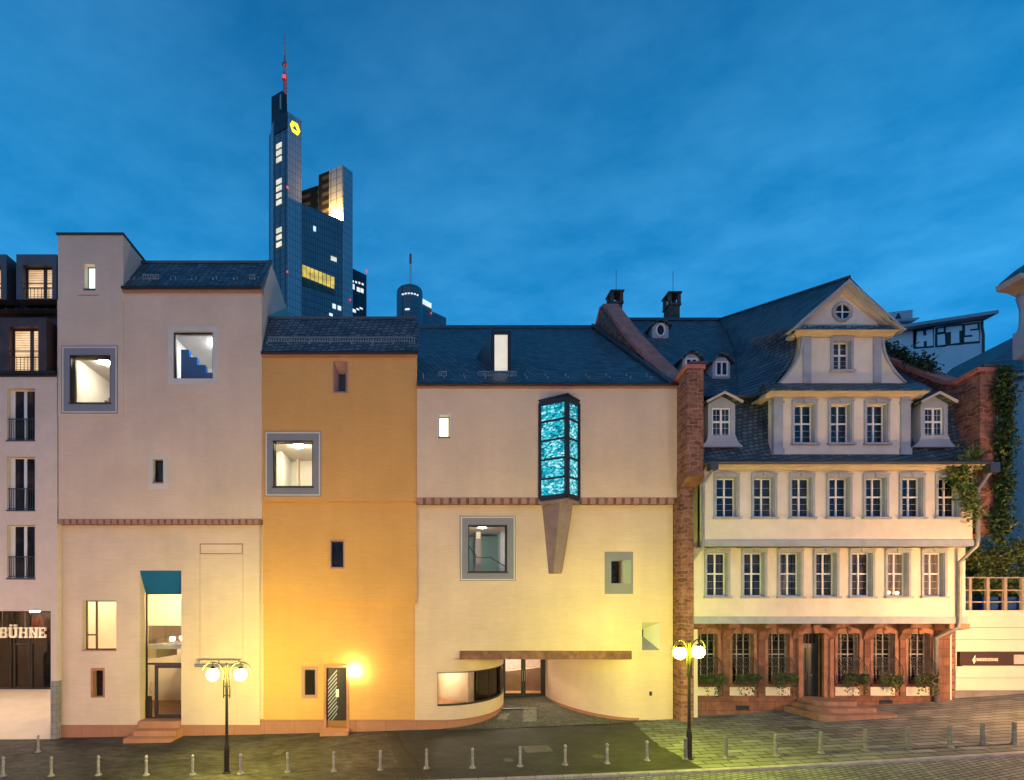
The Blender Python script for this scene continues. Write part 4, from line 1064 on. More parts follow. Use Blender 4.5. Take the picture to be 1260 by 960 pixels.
# ================================================================== THE OLD HOUSE
H = thing('baroque_house', (20.5, 0, g(20.5)), 'old cream house with jettied storeys, slate mansard and curved gable', 'town house')
HXL, HXR = 13.42, 27.38
Y2, Y1, Y0 = -.75, 0.0, .75
zb2b, zb2t = wz(671.5, Y2), wz(664.5, Y2)
zb1b, zb1t = wz(767, Y1), wz(758.5, Y1)
zco = wz(583, Y2)
c1 = [884, 929.5, 974, 1018, 1062, 1106, 1150.5]
c2 = [895.5, 941.5, 988, 1034, 1079, 1123.5, 1168]
HX2L, HX2R = 13.69, 26.75
W1, H1t, H1b = 1.04, wz(680, Y1), wz(734, Y1)
W2, H2t, H2b = 1.0, wz(587.5, Y2), wz(636.5, Y2)
sx1 = [wx(c - 1.8, Y1) for c in c1]; sx2 = [wx(c - 1.8, Y2) for c in c2]
def hs(cs, W_, zb_, zt_): return [(c - W_ / 2, c + W_ / 2, zb_, zt_) for c in cs]
mb = MB()
mb.wall(HX2L, HX2R, zb2b, zco + .25, Y2, Y2 + .35, hs(sx2, W2, H2b, H2t))
mb.wall(HXL + .02, HXR - .12, zb1b, zb2b - .003, Y1, Y1 + .35, hs(sx1, W1, H1b, H1t))
mb.box(HXL + .3, HXL + .6, .36, 17, 0, 13).box(HXR - .4, HXR - .003, .76, 17, 0, 13).box(HXL + .3, HXR, 17, 17.3, 0, 13)
mb.box(HX2R - .3, HX2R - .001, Y2 + .351, 1, zb2b, zco + .2)
mb.box(HXL + .02, HXR - .12, Y1 + .36, Y0 + .8, zb1b, zb1b + .25)
mb.build('wall', M['house'], H)
MB().box(HX2L - .02, HX2R + .03, Y2 - .05, Y2 + .3, zb2b - .02, zb2t).build('storey_band', M['stonegrey'], H)
MB().box(HXL - .0, HXR - .06, Y1 - .05, Y1 + .3, zb1b - .02, zb1t).build('storey_band', M['stonegrey'], H)
# cornice, moulded
def moulding(parent, x0, x1, yf, z0, z1, out_, m, name='cornice'):
    h = z1 - z0
    prof = [(yf + .3, z0), (yf - .04, z0), (yf - .05, z0 + h * .25), (yf - .12, z0 + h * .35), (yf - out_ * .45, z0 + h * .62), (yf - out_ * .9, z0 + h * .72), (yf - out_, z0 + h * .8), (yf - out_, z1), (yf + .3, z1)]
    return MB().prism(prof, x0, x1, 'x').build(name, m, parent)
zsk = wz(570.5, -1.2)
moulding(H, HX2L + .05, HX2R + .25, Y2, wz(580, Y2), zsk, .42, M['cornice'])
# --- windows
def cross_window(W_, Hh, dep, parent, at, bars=2, lit=None, sur=.12, arch=.07, pm='pane', sill=True, mid=.52):
    """origin = lower left... centre bottom of the opening in the facade plane"""
    x0, x1 = -W_ / 2, W_ / 2
    mb = MB()
    # arched stone surround, front proud of the wall, returning into the reveal
    N = 8
    def head(xx, ext): return Hh + ext + arch * (1 - (xx / (W_ / 2 + ext)) ** 2)
    s_ = sur
    for a0, a1 in ((x0 - s_, x0 - .002), (x1 + .002, x1 + s_)):
        mb.box(a0, a1, -.055, .02, 0, Hh)
    pts_o = [(x0 - s_ + (W_ + 2 * s_) * k / N) for k in range(N + 1)]
    up = [(xx, head(xx, s_)) for xx in pts_o]
    lo = [(x1 + s_, Hh), (x0 - s_, Hh)]
    mb.prism(up + [(x1 + s_, Hh + .001), (x0 - s_, Hh + .001)], -.06, .02, 'y')
    # thin projecting label on top with keystone
    mb.prism(up + [(xx, zz + .05) for xx, zz in up[::-1]], -.12, .02, 'y')
    mb.prism([(-.05, Hh + .02), (.05, Hh + .02), (.08, Hh + s_ + arch + .04), (-.08, Hh + s_ + arch + .04)], -.10, -.05, 'y')
    # reveal lining
    mb.frame(x0 + .001, x1 - .001, .001, Hh - .001, .022, dep, .012)
    wd = mb.build('window', M['stonegrey'], parent, at=at)
    mid_z = Hh * mid
    mb = MB().frame(x0 + .014, x1 - .014, .014, Hh - .014, dep - .06, dep, .058)
    mb.box(-.036, .036, dep - .075, dep - .003, .077, Hh - .077).box(x0 + .077, -.039, dep - .07, dep - .004, mid_z - .036, mid_z + .036).box(.039, x1 - .077, dep - .07, dep - .004, mid_z - .036, mid_z + .036)
    for (za, zb_, nb) in ((.077, mid_z - .045, 3), (mid_z + .045, Hh - .077, 2)):
        for s0, s1 in ((x0 + .077, -.039), (.039, x1 - .077)):
            for k in range(1, nb): 
                zz = za + (zb_ - za) * k / nb; mb.box(s0, s1, dep - .035, dep - .012, zz - .004, zz + .004)
    atv = Vector(at)
    mb.build('sash', M['white'], wd, at=atv)
    MB().box(x0 + .06, x1 - .06, dep - .025, dep - .015, .05, Hh - .05).build('pane', lit or M[pm], wd, at=atv)
    if sill: MB().box(x0 - s_ - .05, x1 + s_ + .05, -.14, dep - .06, -.10, -.002).build('sill', M['stonegrey'], wd, at=atv)
    return wd
lit_cand = None
w1p = cross_window(W1, H1t - H1b, .26, H, (sx1[0], Y1, H1b))
for c in sx1[1:]: copy_tree(w1p, H, (c, Y1, H1b))
w2p = cross_window(W2, H2t - H2b, .24, H, (sx2[0], Y2, H2b))
for c in sx2[1:]: copy_tree(w2p, H, (c, Y2, H2b))
for o in [ch for ch in H.children if ch.name.startswith('window')]:
    if abs(o.location.x + 20.5 - sx1[5]) < .01 and abs(o.location.z + g(20.5) - H1b) < .01:
        o['label'] = 'window with a small lamp glowing on its sill'
        for k, dx in enumerate((-.24, .18)):
            MB().sphere((sx1[5] + dx, Y1 + .215, H1b + .2 - k * .02), .085, 12, 8, 1.0).build('table_lamp', glow('table_lamp_glow', (1, .55, .18), 5), o, smooth=True)
# curtains, blinds and dark rooms differ from window to window
pv = [curtain('net_curtain_pane', (.012, .011, .011), (.22, .20, .17), 14, .45, .12), curtain('dark_room_pane', (.007, .008, .012), (.028, .030, .036), 3, .55, .08), curtain('half_drawn_curtain_pane', (.010, .010, .012), (.16, .13, .10), 5, .5, .10), M['pane']]
warm, t, b = _new('dimly_lit_curtain_pane')
t.links.new(_ramp(t, _noise(t, _pos(t, (14, 14, .6)), 1.0, 4, .7), (.03, .018, .008), (.35, .20, .09), .4, .75), b.inputs['Emission Color']); b.inputs['Emission Strength'].default_value = .55
b.inputs['Base Color'].default_value = (.06, .05, .04, 1); b.inputs['Roughness'].default_value = .1
rv = random.Random(5)
for o in [ch for ch in H.children if ch.name.startswith('window')]:
    ix = round((o.location.x + 20.5) * 10)
    low = abs(o.location.z + g(20.5) - H1b) < .01
    for c in o.children:
        if c.name.startswith('pane'):
            mm = rv.choice(pv[:1] + pv[2:] + [pv[0]]) if low else rv.choice([pv[1], pv[1], pv[2], pv[3]])
            if low and o.location.x + 20.5 > sx1[4] + .5: mm = warm
            c.material_slots[0].link = 'OBJECT'; c.material_slots[0].material = mm
# --- ground storey in sandstone
zw0, zw1 = wz(841.5, Y0), wz(778.5, Y0)
gc = [870.5, 915, 959, 1044.5, 1088, 1131]
gw_ = 1.12
gxs = [wx(c - 1.5, Y0) for c in gc]
door_x0, door_x1 = wx(985.5, Y0), wx(1011, Y0)
zdo0, zdo1 = wz(857.5, Y0), wz(779, Y0)
zpl = wz(857.5, Y0)
mb = MB().wall(HXL + .0, HXR - .45, -2, zb1b - .003, Y0, Y0 + .4, [(c - gw_ / 2, c + gw_ / 2, zw0, zw1) for c in gxs] + [(door_x0, door_x1, -5, zdo1)])
mb.build('ground_storey', M['stone2'], H)
zq0, zq1 = wz(856, Y0), wz(845.5, Y0)
for c in gxs: MB().box(c - .66, c + .60, Y0 - .015, Y0 + .05, zq0, zq1).build('plaster_panel', M['house'], H)
mb = MB().box(HXL, door_x0 - .2, Y0 - .07, Y0 + .05, -2, zq0 - .10).box(HXL, door_x0 - .2, Y0 - .11, Y0 + .05, zq0 - .098, zq0 - .002)
mb.box(door_x1 + .45, HXR - .45, Y0 - .07, Y0 + .05, -2, zq0 - .10).box(door_x1 + .45, HXR - .45, Y0 - .11, Y0 + .05, zq0 - .098, zq0 - .002)
mb.build('plinth', M['ashlar'], H)
for pxv in (912.5, 1088.5):
    a, b_, c_, d_ = rect(pxv - 8, (868 if pxv < 1000 else 861), pxv + 8, (873 if pxv < 1000 else 865.5), Y0)
    MB().frame(a, b_, c_, d_, Y0 - .09, Y0 - .06, .05).box(a + .05, b_ - .05, Y0 - .075, Y0 - .06, c_ + .05, d_ - .05).build('cellar_vent', M['black'], H)
# pilaster strips between the windows
for a, b_ in ((889, 897), (932.5, 941), (975, 981), (1063, 1070), (1106.5, 1114)):
    MB().box(wx(a, Y0), wx(b_, Y0), Y0 - .05, Y0 + .02, zq0, zb1b - .55).build('pilaster', M['ashlar'], H)
mb = MB().box(wx(1150.5, Y0), wx(1166, Y0), Y0 - .12, Y0 + .02, -1, zb1b - .75)
mb.build('pilaster', M['ashlar'], H)
def corbel(xc, wd, drop=.80, parent=H):
    mb = MB()
    P_ = [(Y0, zb1b - .004), (Y1 + .02, zb1b - .004), (Y1 + .02, zb1b - .12), (Y1 + .10, zb1b - .22), (Y1 + .30, zb1b - .28), (Y1 + .42, zb1b - .36), (Y1 + .50, zb1b - .50), (Y0 - .12, zb1b - drop), (Y0, zb1b - drop - .1)]
    mb.prism(P_, xc - wd / 2, xc + wd / 2, 'x')
    mb.tube([(xc - wd / 2 - .03, Y1 + .12, zb1b - .17), (xc + wd / 2 + .03, Y1 + .12, zb1b - .17)], .09, 10)
    return mb.build('corbel', M['carved'], parent)
for pxv, wd in ((851, .5), (893, .42), (937, .42), (978, .36), (1020, .36), (1066, .42), (1110, .42), (1157, .55)):
    corbel(wx(pxv, Y0), wd * 1.2)
def ground_window(xc):
    Hh = zw1 - zw0; dep = .26; x0, x1 = -gw_ / 2, gw_ / 2
    mb = MB(); N = 10; s_ = .15; arch = .16
    for a0, a1 in ((x0 - s_, x0 + .0), (x1 - .0, x1 + s_)): mb.box(a0, a1, -.07, .03, 0, Hh - .05)
    lo = []; up = []
    for k in range(N + 1):
        xx = x0 - s_ + (gw_ + 2 * s_) * k / N
        f = 1 - (2 * k / N - 1) ** 2
        lo.append((xx, Hh - .10 + arch * f * .6)); up.append((xx, Hh + .10 + arch * f))
    for k in range(N): mb.prism([lo[k], lo[k + 1], up[k + 1], up[k]], -.085, .05, 'y')
    mb.prism([(-.07, Hh - .03), (.07, Hh - .03), (.12, Hh + .30), (-.12, Hh + .30)], -.15, -.06, 'y')
    mb.sphere((0, -.14, Hh + .20), .10, 10, 6)
    mb.frame(x0 + .001, x1 - .001, .001, Hh - .001, .031, dep, .025)
    at = Vector((xc, Y0, zw0))
    wd = mb.build('window', M['stone3'], H, at=at)
    mb = MB().frame(x0 + .03, x1 - .03, .03, Hh - .03, dep - .07, dep, .035).box(-.19, -.145, dep - .06, dep - .004, .08, Hh - .08).box(.16, .205, dep - .06, dep - .004, .08, Hh - .08).box(x0 + .08, x1 - .08, dep - .062, dep - .008, Hh * .56, Hh * .56 + .06)
    for k in range(1, 6):
        mb.box(x0 + .08, x1 - .08, dep - .05, dep - .01, Hh * k / 6 - .005, Hh * k / 6 + .005)
    mb.build('sash', M['sash_grey'], wd, at=at)
    MB().box(x0 + .05, x1 - .05, dep - .03, dep - .015, .05, Hh - .05).build('pane', M['pane_black'], wd, at=at)
    # bulging wrought-iron basket grille
    mb = MB()
    zt_ = Hh * .52
    def bulge(u, z):   # u 0..1 down the bar
        return z
    nb = 15
    for k in range(nb):
        xx = x0 - .02 + (gw_ + .04) * k / (nb - 1)
        pts = []
        for q in range(7):
            u = q / 6; z = zt_ * (1 - u) + .04 * u
            pts.append((xx + (u - .5) * .02, -.10 - .34 * math.sin(min(u * 1.15, 1) * math.pi * .62) ** 1.6, z))
        mb.tube(pts, .012, 5)
    for z, yy in ((zt_, -.10), (.05, -.42), (.32, -.44)):
        mb.tube([(x0 - .02, -.03, z), (x0 - .02, yy, z), (x1 + .02, yy, z), (x1 + .02, -.03, z)], .016, 5)
    # scrollwork in the bow of the head
    for sx_ in (-1, 1):
        for (cx, cz, r_) in ((.33, Hh - .28, .15), (.16, Hh - .16, .11), (.38, Hh - .60, .10)):
            mb.tube([(sx_ * (cx + r_ * (1 - a / 16 * .6) * math.cos(a * .45)), -.03, cz + r_ * (1 - a / 16 * .6) * math.sin(a * .45)) for a in range(16)], .013, 5)
        mb.tube([(sx_ * .47, -.03, Hh - .12), (sx_ * .47, -.03, zt_), (sx_ * .49, -.10, zt_)], .014, 5)
    # side bow, seen edge-on from the street
    mb.tube([(x1 + .03, -.05, zt_)] + [(x1 + .03, -.06 - .40 * math.sin(math.pi * q / 10), zt_ * (1 - q / 10)) for q in range(1, 10)] + [(x1 + .03, -.05, .02)], .018, 5)
    mb.build('grille', M['iron'], wd, at=at)
    MB().box(x0 - .12, x1 + .12, -.12, .03, -.08, -.002).build('sill', M['stone2'], wd, at=at)
    return wd
gw0 = ground_window(gxs[0])
for c in gxs[1:]: copy_tree(gw0, H, (c, Y0, zw0))
# door with arched surround
dcx = (door_x0 + door_x1) / 2; dw = door_x1 - door_x0
mb = MB()
for a0, a1 in ((door_x0 - .24, door_x0), (door_x1, door_x1 + .24)):
    mb.box(a0, a1, Y0 - .16, Y0 + .1, zdo0 - .6, zdo1 - .02)
mb.box(door_x1 + .24, door_x1 + .44, Y0 - .24, Y0 + .1, zdo0 - .6, zdo1 - .3)
N = 12
up = []; lo = []
for k in range(N + 1):
    xx = door_x0 - .32 + (dw + .64) * k / N; f = 1 - (2 * k / N - 1) ** 2
    lo.append((xx, zdo1 - .10 + .14 * f)); up.append((xx, zdo1 + .13 + .22 * f))
for k in range(N): mb.prism([lo[k], lo[k + 1], up[k + 1], up[k]], Y0 - .26, Y0 + .1, 'y')
mb.prism([(dcx - .10, zdo1 + .0), (dcx + .10, zdo1 + .0), (dcx + .2, zdo1 + .42), (dcx - .2, zdo1 + .42)], Y0 - .36, Y0 - .15, 'y')
mb.build('door_surround', M['stone3'], H)
ztm = zdo1 - .62
dr = MB().box(door_x0 + .002, door_x1 - .002, Y0 + .22, Y0 + .30, zdo0, ztm).build('door', M['door_green'], H)
mb = MB()
for a in (door_x0 + .05, dcx + .04):
    b_ = a + dw / 2 - .09
    mb.frame(a, b_, zdo0 + .12, zdo0 + .95, Y0 + .185, Y0 + .22, .09).frame(a, b_, zdo0 + 1.05, ztm - .08, Y0 + .185, Y0 + .22, .09)
mb.box(dcx - .05, dcx + .05, Y0 + .17, Y0 + .22, zdo0 + .02, ztm - .02)
mb.build('door_panels', M['door_green'], dr)
MB().sphere((dcx + .10, Y0 + .13, zdo0 + 1.1), .04, 8, 6).build('handle', M['steel'], dr)
fl_ = MB().frame(door_x0 + .002, door_x1 - .002, ztm + .003, zdo1 - .002, Y0 + .2, Y0 + .3, .06)
for k in range(5): fl_.tube([(door_x0 + .15 + k * .2, Y0 + .21, ztm + .06), (door_x0 + .22 + k * .17, Y0 + .2, (ztm + zdo1) / 2), (door_x0 + .12 + k * .22, Y0 + .21, zdo1 - .06)], .016, 5)
fl_ = fl_.build('fanlight', M['iron'], H)
MB().box(door_x0 + .06, door_x1 - .06, Y0 + .25, Y0 + .27, ztm + .06, zdo1 - .06).build('pane', M['pane_black'], fl_)
# rounded sandstone steps
def stepp(xc, hw, yf, z0, z1, r_):
    pts = [(xc - hw, Y0 - .10)]
    for k in range(7): a = math.pi + math.pi / 2 * k / 6; pts.append((xc - hw + r_ + r_ * math.cos(a), yf + r_ + r_ * math.sin(a)))
    for k in range(7): a = 1.5 * math.pi + math.pi / 2 * k / 6; pts.append((xc + hw - r_ + r_ * math.cos(a), yf + r_ + r_ * math.sin(a)))
    pts.append((xc + hw, Y0 - .10))
    return MB().prism(pts, z0, z1, 'z')
gd = g(dcx); hst = (zdo0 - gd) / 3
sb = MB()
for k, (hw, yf) in enumerate(((1.85, -1.75), (1.42, -1.20), (1.0, -.62))):
    o = stepp(dcx + .35, hw, yf, gd - .4 if k == 0 else gd + hst * k + .002, gd + hst * (k + 1), .42)
    bpy.data.meshes
    me = bpy.data.meshes.new('tmp'); o.bm.to_mesh(me); o.bm.free(); sb.bm.from_mesh(me); bpy.data.meshes.remove(me)
sb.box(door_x0 + .002, door_x1 - .002, Y0 - .10, Y0 + .3, gd - .2, zdo0 - .003)
sb.build('steps', mat('worn_sandstone_steps', (.27, .15, .115), .85, .25, 2, .4, 20), H)
# --- mansard roof
EZ = 16.35; YE = .40; RZ, RY = 25.85, 9.3
RL, RR = 13.585, 26.945
prof = [(-1.2, zsk + .003), (-1.18, zsk + .07), (-.72, zsk + .38), (-.35, zsk + .95), (-.08, zsk + 1.75), (.15, zsk + 2.6), (YE, EZ), (YE + .1, EZ + .25), (RY, RZ), (17.4, zsk + 3), (17.4, zsk - .3), (.2, zsk - .3), (Y2 + .31, zsk + .003)]
MB().prism(prof, RL, RR, 'x').build('roof', M['slate2'], H)
MB().box(RL, RR, RY - .16, RY + .16, RZ - .1, RZ + .08).build('ridge_cap', M['zinc'], H)
MB().tube([(RL, YE - .28, EZ + .10), (RR, YE - .28, EZ + .10)], .09).box(RL, RR, YE - .26, YE + .2, EZ + .05, EZ + .12).build('upper_gutter', M['zinc'], H)
MB().tube([(RL + .05, -1.27, zsk + .03), (RR + .1, -1.27, zsk + .03)], .085).build('gutter', M['zinc'], H)
# chimneys
for pxv, top in ((756.5, 362), (826.5, 364)):
    Yc = 11.0; xx = wx(pxv, Yc); zt_ = wz(top, Yc)
    chm = MB().box(xx - .38, xx + .38, Yc - .4, Yc + .4, 22, zt_ - .75).box(xx - .46, xx + .46, Yc - .48, Yc + .48, zt_ - .95, zt_ - .80)
    for sx_ in (-1, 1):
        for sy_ in (-1, 1): chm.box(xx + sx_ * .34 - .1, xx + sx_ * .34 + .1, Yc + sy_ * .34 - .1, Yc + sy_ * .34 + .1, zt_ - .75, zt_ - .10)
    chm.box(xx - .5, xx + .5, Yc - .52, Yc + .52, zt_ - .10, zt_)
    chm = chm.build('chimney', brick('chimney_brick', (.14, .11, .095), (.10, .08, .07), (.12, .11, .10), .26, .09, .015, var=.4), H)
    MB().tube([(xx + .1, Yc, zt_), (xx + .1, Yc, zt_ + 1.8)], .018, 5).build('lightning_rod', M['iron'], chm)
# small attic dormers
def roof_hit(px, py):
    q = (VY - py) / F
    k = (RZ - EZ - .25) / (RY - YE - .1)
    c = EZ + .25 - k * (YE + .1)
    Y = (CZ + 24 * q - c) / (k - q)
    return wx(px, Y), Y, CZ + q * (24 + Y)
def small_dormer(px, pyb, wd, ht, oval=False):
    xc, yb_, zb_ = roof_hit(px, pyb)
    hw = wd / 2
    body = [(xc - hw, zb_ - .3), (xc + hw, zb_ - .3), (xc + hw, zb_ + ht * .72), (xc + hw * .5, zb_ + ht * .95), (xc, zb_ + ht), (xc - hw * .5, zb_ + ht * .95), (xc - hw, zb_ + ht * .72)]
    d_ = MB().prism(body, yb_, yb_ + ht * 1.15, 'y').build('attic_dormer', M['stonegrey'], H)
    rr_ = [(xc - hw - .16, zb_ + ht * .66), (xc - hw * .55, zb_ + ht * .97), (xc, zb_ + ht * 1.06), (xc + hw * .55, zb_ + ht * .97), (xc + hw + .16, zb_ + ht * .66)]
    mb = MB()
    for a, b_ in zip(rr_, rr_[1:]): mb.prism([a, b_, (b_[0], b_[1] + .09), (a[0], a[1] + .09)], yb_ - .18, yb_ + ht * 1.3, 'y')
    mb.build('hood', M['slate2'], d_)
    if oval:
        MB().tube([(xc + .27 * math.cos(a * math.pi / 10), yb_ - .02, zb_ + ht * .5 + .38 * math.sin(a * math.pi / 10)) for a in range(21)], .06, 6).build('frame', M['white'], d_)
        MB().prism([(xc + .25 * math.cos(a * math.pi / 10), zb_ + ht * .5 + .36 * math.sin(a * math.pi / 10)) for a in range(20)], yb_ - .012, yb_ + .05, 'y').build('pane', M['pane_black'], d_)
    else:
        MB().frame(xc - hw * .72, xc + hw * .72, zb_ + .12, zb_ + ht * .78, yb_ - .05, yb_ + .02, .08).box(xc - .04, xc + .04, yb_ - .045, yb_ + .015, zb_ + .2, zb_ + ht * .74).build('frame', M['white'], d_)
        MB().box(xc - hw * .68, xc + hw * .68, yb_ - .02, yb_ + .01, zb_ + .16, zb_ + ht * .76).build('pane', M['pane_black'], d_)
small_dormer(812.5, 416, 1.05, 1.0, True)
small_dormer(850.5, 461, .95, 1.15)
small_dormer(887.5, 466, .95, 1.20)
# big dormers on the steep slope
def big_dormer(xc):
    yb_ = -.52; hw = .72; zb_ = wz(547, yb_); zs_ = wz(497, yb_); za_ = wz(488, yb_) + .02
    d_ = MB()
    op = (xc - .46, xc + .46, wz(541.5, yb_), wz(501.5, yb_))
    d_.wall(xc - hw * .92, xc + hw * .92, zb_ + .12, zs_, yb_, 1.2, [op])
    d_.prism([(xc - hw * .92, zs_ + .001), (xc + hw * .92, zs_ + .001), (xc, za_)], yb_ + .002, 1.6, 'y')
    # flared foot
    d_.prism([(xc - hw * .92, zb_ + .45), (xc + hw * .92, zb_ + .45), (xc + hw * .92 + .12, zb_ + .12), (xc + hw * 1.45, zb_ - .12), (xc - hw * 1.45, zb_ - .12), (xc - hw * .92 - .12, zb_ + .12)], yb_ - .03, yb_ + .12, 'y')
    d_ = d_.build('dormer', mat('blue_grey_paint', (.33, .37, .40), .7, .1), H)
    mb = MB()
    for s_ in (-1, 1):
        mb.prism([(xc + s_ * (hw + .16), zs_ - .06), (xc, za_ + .03), (xc, za_ + .16), (xc + s_ * (hw + .2), zs_ + .06)], yb_ - .24, 2.0, 'y')
    mb.build('hood', M['slate2'], d_)
    mb = MB()
    for s_ in (-1, 1):
        mb.prism([(xc + s_ * (hw + .14), zs_ - .07), (xc, za_ + .02), (xc, za_ + .13), (xc + s_ * (hw + .18), zs_ + .05)], yb_ - .28, yb_ - .242, 'y')
    mb.build('verge_board', M['cornice'], d_)
    Hh = op[3] - op[2]
    mb = MB().frame(op[0], op[1], op[2], op[3], yb_ + .06, yb_ + .13, .07).box(xc - .045, xc + .045, yb_ + .05, yb_ + .125, op[2] + .07, op[3] - .07).box(op[0] + .07, op[1] - .07, yb_ + .055, yb_ + .12, op[2] + Hh * .54, op[2] + Hh * .54 + .09)
    for s0, s1 in ((op[0] + .07, xc - .045), (xc + .045, op[1] - .07)):
        mb.box((s0 + s1) / 2 - .005, (s0 + s1) / 2 + .005, yb_ + .08, yb_ + .11, op[2] + .07, op[3] - .07)
        for k in (.2, .38, .78): mb.box(s0, s1, yb_ + .081, yb_ + .109, op[2] + Hh * k - .005, op[2] + Hh * k + .005)
    mb.build('sash', M['white'], d_)
    MB().box(op[0] + .05, op[1] - .05, yb_ + .09, yb_ + .10, op[2] + .05, op[3] - .05).build('pane', M['pane'], d_)
big_dormer(wx(888, -.52)); big_dormer(wx(1149.5, -.52))
# --- cross gable
GY = -.55; GX = wx(1035.5, GY)
gx0, gx1 = wx(951.5, GY), wx(1118, GY)
zg_b, zg_c = wz(559, GY), wz(490, GY)
gwin = [wx(c - 1.5, GY) for c in (991, 1035.5, 1080)]
GWh0, GWh1 = wz(545.5, GY), wz(497.5, GY)
mb = MB().wall(gx0, gx1, zg_b, zg_c + .3, GY, GY + .35, hs(gwin, 1.0, GWh0, GWh1))
mb.build('gable_wall', M['house'], H)
for c in gwin: copy_tree(w2p, H, (c, GY, GWh0))
mb = MB().box(gx0 - .004, gx0 + .3, GY + .352, 1.5, zg_b, zg_c + .3).box(gx1 - .3, gx1 + .004, GY + .352, 1.5, zg_b, zg_c + .3)
mb.build('slated_cheek', M['slate2'], H)
for a in (gx0 - .02, gx1 - .42):
    mb = MB(); mb.box(a, a + .44, GY - .08, GY + .1, zg_b - .05, zg_c + .28).box(a - .05, a + .49, GY - .13, GY + .1, zg_c - .28, zg_c - .18).box(a - .04, a + .48, GY - .12, GY + .1, zg_b - .05, zg_b + .28)
    mb.build('gable_pilaster', M['stonegrey'], H)
zgc1 = wz(481, -.95)
moulding(H, gx0 - .45, gx1 + .62, GY, zg_c, zgc1, .42, M['cornice'], 'gable_cornice')
MB().prism([(gx0 - .45, zgc1 - .02), (gx0 - .45, zgc1 - .16), (gx0 - .30, zg_c + .12), (gx0 + .1, zg_c + .02), (gx0 + .1, zgc1 - .02)], GY + .302, 1.9, 'y').prism([(gx1 + .62, zgc1 - .02), (gx1 + .62, zgc1 - .16), (gx1 + .3, zg_c + .12), (gx1 - .1, zg_c + .02), (gx1 - .1, zgc1 - .02)], GY + .302, 1.9, 'y').build('cornice_return', M['cornice'], H)
zu0, zu1 = wz(471.5, GY), wz(415.5, GY)
MB().prism([(-1.02, zgc1 + .003), (-1.02, zgc1 + .06), (GY + .02, zu0), (GY + .3, zu0), (GY + .3, zgc1 + .003)], gx0 - .5, gx1 + .66, 'x').build('gable_skirt_roof', M['slate2'], H)
# concave upper gable wall
def conc(t):   # t 0 bottom .. 1 top, half width
    return 2.02 + (3.14 - 2.02) * (1 - t) ** 2.2
uw = (GX - .48 + .0, GX + .48, wz(456, GY), wz(419.5, GY))
mb = MB()
N = 14
Lp = [(GX - conc(k / N), zu0 + (zu1 - zu0) * k / N) for k in range(N + 1)]
Rp = [(2 * GX - a, z) for a, z in Lp]
hw_ = .46
zwb, zwt = uw[2], uw[3]
# sides left and right of the window, then strips above and below it
for side in (Lp, Rp):
    xin = GX - hw_ if side is Lp else GX + hw_
    for k in range(N): mb.prism([side[k], (xin, side[k][1]), (xin, side[k + 1][1]), side[k + 1]], GY, GY + .3, 'y')
mb.box(GX - hw_, GX + hw_, GY, GY + .3, zu0, zwb).box(GX - hw_, GX + hw_, GY, GY + .3, zwt, zu1)
mb.build('upper_gable_wall', M['house'], H)
cross_window(hw_ * 2 - .06, zwt - zwb - .02, .2, H, (GX, GY, zwb + .01), sur=.13, arch=.0, mid=.55)
for s_, sd_ in ((-1, Lp), (1, Rp)):
    mb = MB()
    for k in range(N):
        a, b_ = sd_[k], sd_[k + 1]
        mb.prism([a, (a[0] - s_ * .10, a[1]), (b_[0] - s_ * .10, b_[1]), b_], GY - .09, GY - .002, 'y')
    xx = GX + s_ * 1.72
    mb.box(xx - .19, xx + .19, GY - .06, GY - .003, zu0 + .02, zu1)
    mb.build('gable_trim', M['stonegrey'], H)
zpc0, zpc1 = wz(415, GY), wz(405.5, -.95)
zap = 21.68 
gyf = -1.0
moulding(H, GX - 2.5, GX + 2.5, GY, zpc0 - .0, zpc1, .40, M['cornice'], 'pediment_cornice')
mb = MB().prism([(GX - 2.3, zpc1 + .003), (GX + 2.3, zpc1 + .003), (GX, zap - .25)], GY, GY + .3, 'y')
mb.build('pediment', M['house'], H)
mb = MB()
for s_ in (-1, 1):
    mb.prism([(GX + s_ * 2.62, zpc1 - .02), (GX, zap - .25), (GX, zap - .06), (GX + s_ * 2.78, zpc1 - .0)], gyf + .02, GY - .002, 'y')
    mb.prism([(GX + s_ * 2.30, zpc1 + .1), (GX, zap - .50), (GX, zap - .26), (GX + s_ * 2.52, zpc1 + .06)], GY - .18, GY - .001, 'y', 1)
mb.prism([(GX - 2.3, zpc1 + .003), (GX + 2.3, zpc1 + .003), (GX + 2.1, zpc1 + .22), (GX - 2.1, zpc1 + .22)], GY - .36, GY - .19, 'y', 2)
mb.build('pediment_moulding', [M['stonegrey'], M['cornice'], M['slate2']], H)
zrw = wz(384.5, GY)
rw = MB().tube([(GX + .42 * math.cos(a * math.pi / 14), GY - .04, zrw + .42 * math.sin(a * math.pi / 14)) for a in range(29)], .085, 6).build('round_window', M['stonegrey'], H)
MB().box(GX - .025, GX + .025, GY - .05, GY - .01, zrw - .38, zrw + .38).box(GX - .38, GX + .38, GY - .049, GY - .011, zrw - .025, zrw + .025).build('glazing_bar', M['white'], rw)
MB().prism([(GX + .40 * math.cos(a * math.pi / 14), zrw + .40 * math.sin(a * math.pi / 14)) for a in range(28)], GY - .02, GY + .02, 'y').build('pane', M['pane_black'], rw)
